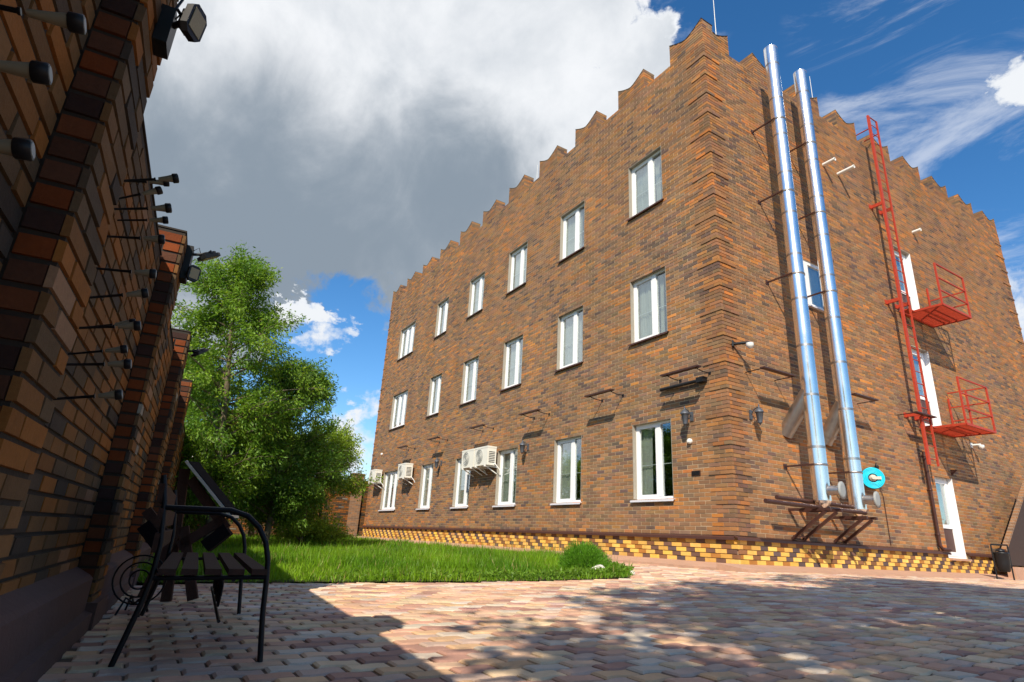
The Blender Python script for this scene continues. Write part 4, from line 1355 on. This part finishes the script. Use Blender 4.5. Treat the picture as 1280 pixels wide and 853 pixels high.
# solar stake lamps
def solar(base, direction, label, L=0.165):
    t = thing('solar_lamp', label, 'solar lamp', 'solar stake lamps stuck in the garden wall')
    b = np.array(base, float); d = np.array(direction, float); d /= np.linalg.norm(d)
    mb = MB(); mb.lathe(b - d * 0.01, d, [(0, .0040), (L * 0.60, .0048), (L * 0.61, .007), (L * 0.63, .007)], 8); mb.build('stake', MT['black'], t)
    mb = MB(); mb.lathe(b + d * L * 0.62, d, [(0, .006), (.003, .007), (L * 0.18, .011), (L * 0.27, .014)], 10); mb.build('diffuser', MT['diffuser'], t)
    mb = MB(); mb.lathe(b + d * L * 0.885, d, [(0, .015), (.002, .0172), (L * 0.10, .0172), (L * 0.112, .016)], 12); mb.build('cap', MT['black'], t)
    mb = MB(); mb.lathe(b + d * (L * 0.997), d, [(0, .013), (.0012, .013)], 12); mb.build('solar_cell', MT['grille'], t)


zl = [1.11, 0.997, 0.892, 0.773, 0.669, 0.565, 0.444, 0.335]
tl = [0.40, 0.34, 0.22, 0.14, 0.34, 0.26, 0.19, 0.24]
word = ['topmost lamp of the column on the pilaster edge', 'second lamp from the top of the column', 'third lamp from the top of the column', 'fourth lamp from the top of the column',
        'fifth lamp from the top, its stake pale', 'sixth lamp from the top of the column', 'seventh lamp from the top of the column', 'lowest lamp of the column on the pilaster edge']
for z, th, wd in zip(zl, tl, word):
    solar(Wp(-5.478, NF, z + 0.6), n_ * math.cos(th) + np.array([0, 0, math.sin(th)]), 'black solar stake lamp, ' + wd)
for (ec, nn, z, th, lab) in ((-5.076, NP, 1.112 + 0.6 + 0.10, 0.58, 'solar lamp tilted up behind the column, highest of the rear ones'), (-4.857, NP, 1.13 + 0.6 + .10, 0.31, 'solar lamp behind the column just under the wall top'),
                             (-4.95, NP, 0.70 + 0.6, 0.34, 'solar lamp behind the column half way down'), (-5.1, NP, 1.05 + .6 + .24, 0.3, 'solar lamp behind the second lamp of the column'), (-5.0, NP, 0.58 + .6, 0.3, 'solar lamp low behind the sixth lamp of the column')):
    solar(Wp(ec, nn, z), n_ * math.cos(th) + np.array([0, 0, math.sin(th)]), 'black ' + lab, 0.19)
for (ec, z, lab) in ((-6.58, 1.39, 'large near solar lamp at the upper left of the wall'), (-6.64, 1.23, 'large near solar lamp at the left edge below the first'), (-6.60, 1.11, 'large near solar lamp lowest at the left edge')):
    solar(Wp(ec, NP, z), n_ + np.array([0, 0, 0.2]), 'black ' + lab, 0.215)


# floodlights on the pilasters
def flood(P, c, d, size, label):
    """P mounting point on the pilaster, c centre of the lamp head, d facing direction"""
    t = thing('floodlight', label, 'floodlight', 'small black LED floodlights on the wall pilasters')
    P = np.array(P, float); c = np.array(c, float); d = np.array(d, float); d /= np.linalg.norm(d)
    s_ = np.cross(d, (0, 0, 1)); s_ /= np.linalg.norm(s_); u = np.cross(s_, d)
    hw, hh = size * 0.36, size * 0.5
    def outl(k):
        return [(-hw * k, -hh * .62 * k), (-hw * .55 * k, -hh * k), (hw * .55 * k, -hh * k), (hw * k, -hh * .62 * k), (hw * k, hh * .62 * k), (hw * .55 * k, hh * k), (-hw * .55 * k, hh * k), (-hw * k, hh * .62 * k)]
    mb = MB(); mb.prism(outl(1.0), c - d * 0.012, s_, u, d * 0.024); mb.prism(outl(0.72), c - d * 0.03, s_, u, d * 0.0175); mb.build('housing', MT['black'], t)
    mb = MB(); mb.prism([(-hw * .74, -hh * .66), (hw * .74, -hh * .66), (hw * .74, hh * .66), (-hw * .74, hh * .66)], c + d * 0.0125, s_, u, d * 0.002); mb.build('lens', MT['lens'], t)
    mb = MB(); mb.tube([P, P + (c - P) * 0.5 + (0, 0, 0.01), c - d * 0.03], 0.011, 8); mb.build('arm', MT['black'], t)
    mb = MB(); mb.tube([c - d * 0.03 - s_ * hw * 1.15, c - d * .03 + s_ * hw * 1.15], 0.006, 6); mb.build('yoke', MT['black'], t)
    mb = MB(); mb.tube([P + (0, 0, 0.03), P + (c - P) * .3 + (0, 0, 0.06), P + (c - P) * .7 + (0, 0, -0.05), c - d * 0.02 - (0, 0, .01)], 0.003, 5); mb.build('cable', MT['black'], t)


t = thing('junction_box', 'black junction box near the top of the nearest pilaster', 'junction box')
mb = MB(); mb.obox(Wp(-5.66, NF + 0.022, 2.22), e_ * 0.045, n_ * 0.022, (0, 0, 0.075)); mb.build('box', MT['black'], t)
mb = MB(); mb.tube([Wp(-5.66, NF + .022, 2.29), Wp(-5.64, NF + .04, 2.40), Wp(-5.62, NF + .015, 2.50)], 0.005, 5); mb.build('conduit', MT['black'], t)
flood(Wp(-5.68, NF + 0.044, 2.24), Wp(-5.75, NF + 0.112, 2.225), n_ * 0.80 - e_ * 0.42 - np.array([0, 0, 0.1]), 0.12, 'largest black floodlight hanging from the nearest pilaster against the sky')
t = thing('junction_box', 'black junction box on the second pilaster behind the pair of floodlights', 'junction box')
mb = MB(); mb.obox(Wp(-3.10, NF + 0.022, 2.38), e_ * 0.06, n_ * 0.022, (0, 0, 0.13)); mb.build('box', MT['black'], t)
flood(Wp(-3.12, NF + 0.044, 2.46), Wp(-3.12, NF + 0.15, 2.47), n_ * 0.5 + e_ * 0.2 - np.array([0, 0, 0.8]), 0.15, 'upper floodlight of the pair on the second pilaster, turned down')
flood(Wp(-3.14, NF + 0.044, 2.31), Wp(-3.2, NF + 0.085, 2.285), n_ * 0.5 - e_ * 0.8 - np.array([0, 0, 0.1]), 0.115, 'lower floodlight of the pair on the second pilaster, lens facing the bench')
flood(Wp(-0.62, NF + 0.0, 2.36), Wp(-0.62, NF + 0.12, 2.37), n_ * 0.5 + e_ * 0.3 - np.array([0, 0, 0.7]), 0.17, 'floodlight on the third pilaster in front of the tree')

# ------------------------------------------------------------------ bench
bn = thing('park_bench', 'black iron and brown wood park bench standing in the shade by the wall', 'bench')
a0 = np.array([3.93, -8.26]); b0 = np.array([3.76, -8.815]); bd = e_[:2] * 1.58   # front leg, rear leg, length
def BP(f, s, z):
    """f: 0 front .. 1 rear; s: 0 near end .. 1 far end"""
    p = a0 + (b0 - a0) * f + bd * s
    return np.array([p[0], p[1], z + zg(p[0], p[1])])
for s in (0.0, 1.0):
    mb = MB()
    arm = [(0.0, 0.0), (0.04, 0.20), (0.055, 0.345), (0.07, 0.43), (0.11, 0.51), (0.18, 0.575), (0.28, 0.625), (0.42, 0.65), (0.90, 0.655)]
    mb.tube([BP(f, s, z) for f, z in arm], 0.0125, 8)
    mb.tube([BP(f, s, z) for f, z in [(1.02, 0.0), (0.97, 0.12), (0.92, 0.24), (0.885, 0.36), (0.88, 0.5), (0.92, 0.68), (0.97, 0.80)]], 0.0125, 8)
    mb.tube([BP(0.055, s, 0.355), BP(0.885, s, 0.35)], 0.011, 6)
    mb.build('end_frame', MT['blackmetal'], bn)
for k, f in enumerate((0.12, 0.29, 0.46, 0.63, 0.79)):
    mb = MB(); p0, p1 = BP(f, -0.015, 0.378), BP(f, 1.015, 0.378); wdir = (b0 - a0) / np.linalg.norm(b0 - a0)
    mb.bar(p0, p1, 0.068, 0.026); mb.build('seat_slat', MT['woodb'], bn)
for z, f in ((0.50, 0.915), (0.61, 0.93), (0.72, 0.96)):
    mb = MB(); p0, p1 = BP(f, -0.01, z), BP(f, 1.01, z); mb.obox((p0 + p1) / 2, (p1 - p0) / 2, np.append((b0 - a0) / np.linalg.norm(b0 - a0), 0) * 0.011, (0, 0, 0.042)); mb.build('back_slat', MT['woodb'], bn)
mb = MB(); mb.tube([BP(0.3, 0.0, 0.345), BP(0.3, 1.0, 0.345)], 0.01, 6); mb.tube([BP(0.62, 0.0, 0.345), BP(0.62, 1.0, 0.345)], 0.01, 6); mb.build('seat_rail', MT['blackmetal'], bn)
def spiral(c, A, B, r, turns, th, mb):
    mb.tube([c + (r * (1 - 0.8 * q / 40)) * (A * math.cos(q / 40 * turns * 2 * math.pi) + B * math.sin(q / 40 * turns * 2 * math.pi)) for q in range(41)], th, 6)
for s in (0.28, 0.5, 0.72):
    for sg in (-1, 1):
        mb = MB()
        spiral(BP(0.35, s + 0.075 * sg, 0.25), np.append(e_[:2], 0) * sg, np.array([0, 0, 1.0]), 0.085, 1.6, 0.006, mb)
        mb.build('scroll', MT['blackmetal'], bn)
mb = MB()
mb.tube([BP(0.35, 0.0, 0.17), BP(0.35, 1.0, 0.17)], 0.008, 6); 
mb.build('stretcher', MT['blackmetal'], bn)

# wrought scroll planter ring by the wall behind the bench
t = thing('iron_flower_stand', 'black wrought iron stand of rings beside the wall behind the bench', 'plant stand')
base = np.array([2.05, -8.76]); zb = zg(*base)
mb = MB()
for rr in (0.06, 0.11, 0.155):
    mb.tube([(base[0] + rr * 0.35 * math.cos(q), base[1] + rr * math.cos(q), zb + 0.21 + rr * math.sin(q)) for q in np.linspace(0, 2 * math.pi, 29)], 0.006, 6)
mb.build('ring', MT['blackmetal'], t)
for q in range(4):
    mb = MB(); an = q * math.pi / 2 + .4
    mb.tube([(base[0] + 0.22 * math.cos(an), base[1] + 0.10 * math.sin(an), zb), (base[0] + 0.12 * math.cos(an), base[1] + 0.06 * math.sin(an), zb + 0.10), (base[0], base[1], zb + 0.06)], 0.007, 6); mb.build('foot', MT['blackmetal'], t)

# timber stand with crossed boards and dark tilted panel
t = thing('crossed_board_stand', 'wooden stand of crossed boards holding a dark tilted panel behind the bench', 'stand')
def ptw(u, v, D):
    d = ray(u, v); return CAM + d * (D / np.linalg.norm(d[:2]))
c = np.array([1.45, -8.50, 0]); zb = zg(c[0], c[1]); S = np.array([0.35, 0.94, 0]); S /= np.linalg.norm(S); Z3 = np.array([0, 0, 1.0]); D3 = np.array([0.94, -0.35, 0])
cc = c + Z3 * (zb + 0.50)
mb = MB(); mb.bar(cc - Z3 * 0.50 - S * 0.04, cc + Z3 * 0.50 - S * 0.12, 0.075, 0.03, up=D3); mb.build('upright', MT['woodb'], t)
for (a, b) in (((-0.05, 0.42), (0.30, 0.05)), ((-0.03, -0.10), (0.26, 0.12)), ((-0.32, 0.16), (-0.10, -0.06)), ((-0.20, -0.48), (-0.06, 0.05)), ((0.16, -0.48), (-0.02, 0.05))):
    mb = MB(); mb.bar(cc + S * a[0] + Z3 * a[1] + D3 * 0.035, cc + S * b[0] + Z3 * b[1] + D3 * 0.035, 0.075, 0.03, up=D3); mb.build('cross_board', MT['woodb'], t)
mb = MB(); pn = np.array(S * 0.70 + Z3 * 0.71)
pc = cc + S * 0.13 + Z3 * 0.36
tang = (S * 0.72 - Z3 * 0.70); tang /= np.linalg.norm(tang)
nor = np.cross(tang, D3)
mb.obox(pc, tang * 0.28, D3 * 0.12 - Z3 * 0.01, nor * 0.012); mb.build('panel', MT['panel'], t)
mb = MB()
mb.bar(pc - tang * 0.29 + nor * 0.012 + D3 * .12, pc + tang * 0.29 + nor * 0.012 + D3 * .12, 0.02, 0.02); mb.bar(pc - tang * 0.29 + nor * 0.012 - D3 * .12, pc + tang * 0.29 + nor * 0.012 - D3 * .12, 0.02, 0.02); mb.bar(pc + tang * 0.29 + nor * 0.012 - D3 * .12, pc + tang * 0.29 + nor * 0.012 + D3 * .12, 0.02, 0.02)
mb.build('panel_trim', MT['beige'], t)
for sx in (-0.24, 0.24):
    mb = MB(); mb.obox(cc + S * sx - Z3 * 0.02 + D3 * 0.02, (S * 0.7 * np.sign(sx) + Z3 * 0.7) * 0.10, D3 * 0.05, (S * -0.7 * np.sign(sx) + Z3 * 0.7) * 0.05); mb.build('side_block', MT['panel'], t)

# ------------------------------------------------------------------ litter bin and brown cheek wall by the far end of facade B
t = thing('litter_bin', 'black litter bin hung between two posts at the right end of the building', 'bin')
c = np.array([0.78, 8.95, 0.32]); c[0] = 0.80; c[1] = 8.02 + 0.0
mb = MB(); mb.lathe(c + (0, 0, 0.16), (0, 0, 1), [(0, .09), (.02, .12), (.18, .145), (.38, .15), (.39, .155), (.42, .155), (.42, .13), (.2, .11)], 18); mb.build('bucket', MT['black'], t)
for sg in (-1, 1):
    mb = MB(); mb.tube([c + np.array([0.11, 0.13, 0]) * sg * 1.0, c + np.array([0.11, 0.13, 0]) * sg + (0, 0, 0.74)], 0.016, 8); mb.build('post', MT['black'], t)
mb = MB(); mb.tube([c + np.array([-0.11, -0.13, 0.74]), c + np.array([0.11, 0.13, 0.74])], 0.016, 8); mb.build('top_bar', MT['black'], t)
mb = MB(); mb.lathe(c + (0, 0, 0.60), (0, 0, 1), [(0, .09), (.015, .09), (.05, .06), (.07, .02)], 14); mb.build('ashtray_lid', MT['black'], t)

t = thing('cellar_stair_cheek', 'dark brown sloping side panel with a jagged brick edge behind the bin', 'wall')
y0 = 8.80
mb = MB(); mb.prism([(y0 + 0.25, 0.63), (y0 + 0.12, 0.98), (y0 + 2.05, 2.55), (y0 + 3.6, 3.3), (y0 + 3.6, 0.63)], (0.55, 0, 0), (0, 1, 0), (0, 0, 1), (0.05, 0, 0)); mb.build('cheek', MT['cheek'], t)
mb = MB(); mb.box((0.50, y0 + 0.2, 0.2), (0.66, y0 + 3.7, 0.60)); mb.build('base', MT['concrete'], t)
m2 = MB(); m2.box((-0.05, -0.06, -0.032), (0.05, 0.06, 0.032)); bm_ = m2.mesh('edge_brick', MT['brickfar'])
for k in range(26):
    f = k / 25; o = mobj('edge_brick', bm_, t); o.location = (0.575, y0 + 0.10 + 1.95 * f * 1.25, 1.0 + 1.59 * f * 1.25 if f < 2 else 0); o.rotation_euler = (0.68, 0, 0)

# ------------------------------------------------------------------ vegetation
def leaf_mesh(name, P, D, L, Wd, tint, mat, bend=0.0):
    """leaves as lens-shaped quads: P base, D direction, L length, Wd width"""
    n = len(P)
    ran = rng.normal(size=(n, 3)); S = np.cross(D, ran); S /= np.linalg.norm(S, axis=1)[:, None] + 1e-9
    v = np.empty((n, 4, 3))
    mid = P + D * (L * 0.45)[:, None]
    v[:, 0] = P; v[:, 1] = mid + S * (Wd / 2)[:, None]; v[:, 2] = P + D * L[:, None]; v[:, 3] = mid - S * (Wd / 2)[:, None]
    q = np.arange(4 * n).reshape(n, 4)
    return np_mesh(name, v.reshape(-1, 3), q, mat, np.repeat(tint, 4, axis=0))


def grow_tree(name, label, cat, base, H, spread, zlow, nleaf, leafL, leafW, tintA, tintB, seed, group=None, droop=0.5, trunks=1, lean=(0, 0), lift=0.6, nprim=26, trunk_r=0.10, shape=None):
    r = np.random.default_rng(seed)
    t = thing(name, label, cat, group)
    base = np.array(base, float)
    twigs = []
    mt = MB(); ml = MB()
    for k in range(trunks):
        bx = base + np.array([r.normal(0, .12), r.normal(0, .12), -0.08]) * (0 if trunks == 1 else 1) + np.array([0, 0, -0.05])
        top = bx + np.array([lean[0] + r.normal(0, .15 * spread), lean[1] + r.normal(0, .15 * spread), H * 0.93])
        pts = [bx + (top - bx) * q + np.array([math.sin(q * 5 + seed + k), math.cos(q * 4 + seed), 0]) * 0.05 * H * 0.3 * q * (1 - q) * 2 for q in np.linspace(0, 1, 9)]
        mt.tube(pts, [trunk_r * (1 - 0.9 * q) + 0.008 for q in np.linspace(0, 1, 9)], 9)
        for i in range(nprim // trunks):
            q = r.uniform(zlow / H, 0.97)
            p = pts[0] + (top - pts[0]) * q
            ang = r.uniform(0, 2 * math.pi)
            prof = shape(q) if shape else (math.sin(math.pi * min(1, (q - zlow / H * .6) / (1 - zlow / H * .6)) ** 0.75) * 0.85 + 0.18)
            Lb = spread * prof * r.uniform(0.65, 1.1)
            d = np.array([math.cos(ang), math.sin(ang), lift * r.uniform(0.5, 1.3)]); d /= np.linalg.norm(d)
            bp = [p + d * Lb * s + np.array([0, 0, -droop * 0.35 * Lb * s * s]) for s in np.linspace(0, 1, 6)]
            ml.tube(bp, [trunk_r * 0.33 * (1 - q * .6) * (1 - s) + 0.005 for s in np.linspace(0, 1, 6)], 5, caps=False)
            for j in range(7):
                s = r.uniform(0.25, 1.0); pp = bp[0] + (bp[-1] - bp[0]) * s
                k2 = min(5, int(s * 5)); pp = bp[k2]
                d2 = d * 0.5 + r.normal(0, 0.6, 3); d2[2] += 0.25; d2 /= np.linalg.norm(d2)
                L2 = spread * r.uniform(0.16, 0.34)
                e = pp + d2 * L2 + np.array([0, 0, -droop * L2 * .4])
                ml.tube([pp, (pp + e) / 2 + (0, 0, .04), e], [0.006, 0.005, 0.002], 4, caps=False)
                twigs.append((pp, e, q))
    mt.build('trunk', MT['bark'], t); ml.build('limbs', MT['bark'], t)
    tw = len(twigs); A0 = np.array([a for a, b, c in twigs]); B0 = np.array([b for a, b, c in twigs])
    wgt = np.linalg.norm(B0 - A0, axis=1); wgt = wgt / wgt.sum()
    ii = r.choice(tw, nleaf, p=wgt); s = r.uniform(0.1, 1.12, nleaf)[:, None]
    P = A0[ii] + (B0[ii] - A0[ii]) * s + r.normal(0, 0.055 * spread / 2 + .03, (nleaf, 3)) * np.array([1, 1, 1.0])
    D = (B0[ii] - A0[ii]); D /= np.linalg.norm(D, axis=1)[:, None]
    D = D * 0.6 + r.normal(0, 0.55, (nleaf, 3)); D[:, 2] -= droop * 0.9; D /= np.linalg.norm(D, axis=1)[:, None]
    clump = r.uniform(0, 1, tw)[ii][:, None]
    ti = np.array(tintA) * (1 - clump) + np.array(tintB) * clump
    ti = ti * r.uniform(0.6, 1.4, (nleaf, 1)); yl = r.random(nleaf) < 0.06; ti[yl] *= (1.5, 1.15, 0.8)
    L = leafL * r.uniform(0.7, 1.3, nleaf)
    me = leaf_mesh('crown', P, D, L, leafW * r.uniform(0.7, 1.3, nleaf), ti, MT['leaf'])
    stuff(mobj('crown', me, t))
    return t


G1, G2 = (0.085, 0.19, 0.012), (0.21, 0.34, 0.03)
grow_tree('willow_tree', 'tall leafy green tree rising behind the left wall in sunlight', 'tree', (-7.6, -7.45, zg(0, -7.35)), 7.0, 2.1, 0.7, 56000, 0.095, 0.030, G1, G2, 11, 'trees on the lawn', 0.5, 1, (0.1, -0.5), nprim=84, trunk_r=0.10)
grow_tree('willow_tree', 'bushy darker tree at the right side of the tall tree', 'tree', (-8.9, -6.1, zg(0, -5.9)), 4.9, 1.9, 0.5, 40000, 0.10, 0.032, (0.07, 0.16, 0.015), (0.15, 0.27, 0.03), 12, 'trees on the lawn', 0.5, 1, (0.1, -0.2), nprim=64, trunk_r=0.08)
grow_tree('young_tree', 'low bright yellow green tree with thin stems nearest the building', 'tree', (-10.9, -4.5, zg(0, -4.55)), 3.5, 1.75, 0.2, 42000, 0.085, 0.03, (0.18, 0.29, 0.02), (0.32, 0.45, 0.05), 13, 'trees on the lawn', 0.4, 3, (0, 0), nprim=60, trunk_r=0.045)
grow_tree('dense_tree', 'dark tree deep in shade behind the bench at the left wall', 'tree', (-9.9, -7.9, zg(0, -8)), 5.4, 2.2, 0.4, 40000, 0.10, 0.036, (0.06, 0.13, 0.012), (0.13, 0.23, 0.02), 14, 'trees on the lawn', 0.4, 1, (0, 0), nprim=60, trunk_r=0.09)
grow_tree('dense_tree', 'dark tree against the back fence behind the young tree', 'tree', (-17.0, -5.2, zg(0, -5)), 4.4, 2.4, 0.4, 30000, 0.12, 0.045, (0.04, 0.10, 0.012), (0.08, 0.16, 0.02), 15, 'trees on the lawn', 0.4, 1, nprim=50)
# the trees behind the photographer whose shade falls on the paving
for (x, y, H_, sd_, lab) in ((10.6, -11.3, 10.6, 21, 'broad tree beyond the garden wall behind the photographer'), (10.4, -8.2, 10.4, 22, 'middle one of the broad trees shading the paving'), (9.6, -5.3, 9.6, 23, 'broad shade tree nearest the side of the building')):
    grow_tree('courtyard_tree', lab, 'tree', (x, y, zg(0, y)), H_, 2.4, 4.4, {21: 8000, 22: 10000, 23: 12000}[sd_], 0.17, 0.09, G1, G2, sd_, 'courtyard shade trees', 0.2, 1, (-0.3, 0.2), nprim=44, trunk_r=0.16)

# lawn blades
NB = 150000
bx = np.concatenate([rng.uniform(-21, 0.9, NB // 3), rng.uniform(-6, 0.9, NB - NB // 3)]); by = rng.uniform(-8.9, -0.7, NB)
k = in_poly(bx, by, [(x + (0.05 if x > -1 else 0), y) for x, y in LAWN]); bx, by = bx[k], by[k]; m = len(bx)
bz = 0.32 + 0.036 * by
hh = rng.gamma(6, 0.0165, m).clip(0.03, 0.24) * (1 + 0.5 * np.sin(bx * 2.1) * np.sin(by * 1.7)); hh *= np.where(bx > -0.5, 0.75, 1.0)
D = np.c_[rng.normal(0, .35, m), rng.normal(0, .35, m), np.ones(m)]; D /= np.linalg.norm(D, axis=1)[:, None]
patch = (0.5 + 0.5 * np.sin(bx * 1.3 + by) * np.cos(by * 2.2))[:, None]
tt = (np.array([0.09, 0.22, 0.006]) * (1 - patch) + np.array([0.20, 0.36, 0.012]) * patch) * rng.uniform(0.55, 1.35, (m, 1))
dry = rng.random(m) < 0.05; tt[dry] = (0.35, 0.30, 0.10)
o = mobj('lawn_grass', leaf_mesh('lawn_grass', np.c_[bx, by, bz], D, hh, np.full(m, 0.009) * np.where(bx < -8, 1.8, 1), tt, MT['grass']))
stuff(o); tag(o, 'bright green uncut grass of the lawn between the paving and building', 'grass')

# weeds and broad leaved plants on the lawn edge
t = thing('ball_shrub', 'round bright green feathery shrub at the corner of the lawn', 'shrub')
c = np.array([-1.55, -2.55, 0.24]); m = 16000
c = np.array([-0.35, -3.05, zg(0, -3.05)])
th = rng.uniform(0, 2 * math.pi, m); ph = np.arccos(rng.uniform(-0.15, 1, m)); rr = rng.uniform(0.55, 1.0, m) ** 0.6
un = np.c_[np.sin(ph) * np.cos(th), np.sin(ph) * np.sin(th), np.cos(ph)]
lump = 1 + 0.16 * np.sin(th * 3 + 1) * np.sin(ph * 4) + 0.09 * np.sin(th * 7 + ph * 5)
P = c + un * (rr * lump)[:, None] * np.array([0.36, 0.34, 0.33]) + np.array([0, 0, 0.03])
D = un * 0.6 + rng.normal(0, .35, (m, 3)) + np.array([0, 0, 0.35]); D /= np.linalg.norm(D, axis=1)[:, None]
stuff(mobj('foliage', leaf_mesh('foliage', P, D, rng.uniform(.04, .085, m), np.full(m, .006), np.array([0.13, 0.30, 0.02]) * rng.uniform(.5, 1.5, (m, 1)), MT['leaf']), t))
mb = MB()
for q in range(7): mb.tube([c + (0, 0, -0.03), c + np.array([math.cos(q) * .15, math.sin(q) * .15, .22])], [.012, .004], 5)
mb.build('stems', MT['bark'], t)
for k, (x, y, s, lab) in enumerate([(0.12, -3.15, 0.11, 'pale rounded stone at the foot of the ball shrub'), (0.40, -2.80, 0.05, 'small grey stone beyond the tip of the lawn')]):
    me = bpy.data.meshes.new('stone')
    import bmesh
    bm = bmesh.new(); bmesh.ops.create_icosphere(bm, subdivisions=3, radius=s)
    for v_ in bm.verts:
        v_.co *= 1 + 0.12 * math.sin(v_.co.x * 30 + k) * math.cos(v_.co.y * 25) + 0.05 * math.sin(v_.co.z * 60); v_.co.z *= 0.75
    bm.to_mesh(me); bm.free(); me.materials.append(MT['stone'])
    o = mobj('stone', me); o.location = (x, y, zg(x, y) + s * 0.35); tag(o, lab, 'stone')
m = 3000
ex = rng.uniform(0, 1, m); seg = rng.choice(5, m, p=[.1, .2, .3, .2, .2]); pl = [(0.33, -6.9), (0.70, -5.5), (0.86, -4.2), (0.80, -3.25), (0.3, -2.75), (-0.7, -2.25)]
A_ = np.array([pl[q] for q in seg]); B_ = np.array([pl[q + 1] for q in seg]); PP = A_ + (B_ - A_) * ex[:, None] + rng.normal(0, 0.06, (m, 2)) + np.array([-0.12, 0])
h_ = rng.uniform(0.01, .10, m)
P = np.c_[PP, 0.32 + 0.036 * PP[:, 1] + h_]; D = np.c_[rng.normal(0, .8, m), rng.normal(0, .8, m), rng.uniform(0.1, .8, m)]; D /= np.linalg.norm(D, axis=1)[:, None]
o = mobj('edge_weeds', leaf_mesh('edge_weeds', P, D, rng.uniform(.03, .07, m), rng.uniform(.012, .03, m), np.array([0.13, 0.24, 0.02]) * rng.uniform(.6, 1.5, (m, 1)), MT['leaf']))
stuff(o); tag(o, 'low yellow green weeds along the lawn edge by the pavers', 'weeds')
m = 260
xx = rng.uniform(-7, -0.4, m); yy = -0.75 - 0.42 * (xx + 4) * (xx > -4) - rng.uniform(0, .5, m)
P = np.c_[xx, yy, 0.32 + 0.036 * yy]; D = np.c_[rng.normal(0, .12, m), rng.normal(0, .12, m), np.ones(m)]
o = mobj('tall_dry_stems', leaf_mesh('tall_dry_stems', P, D, rng.uniform(.2, .42, m), np.full(m, .006), np.array([0.38, 0.33, 0.12]) * rng.uniform(.6, 1.3, (m, 1)), MT['grass']))
stuff(o); tag(o, 'thin dry grass stems sticking up at the far lawn edge', 'grass')
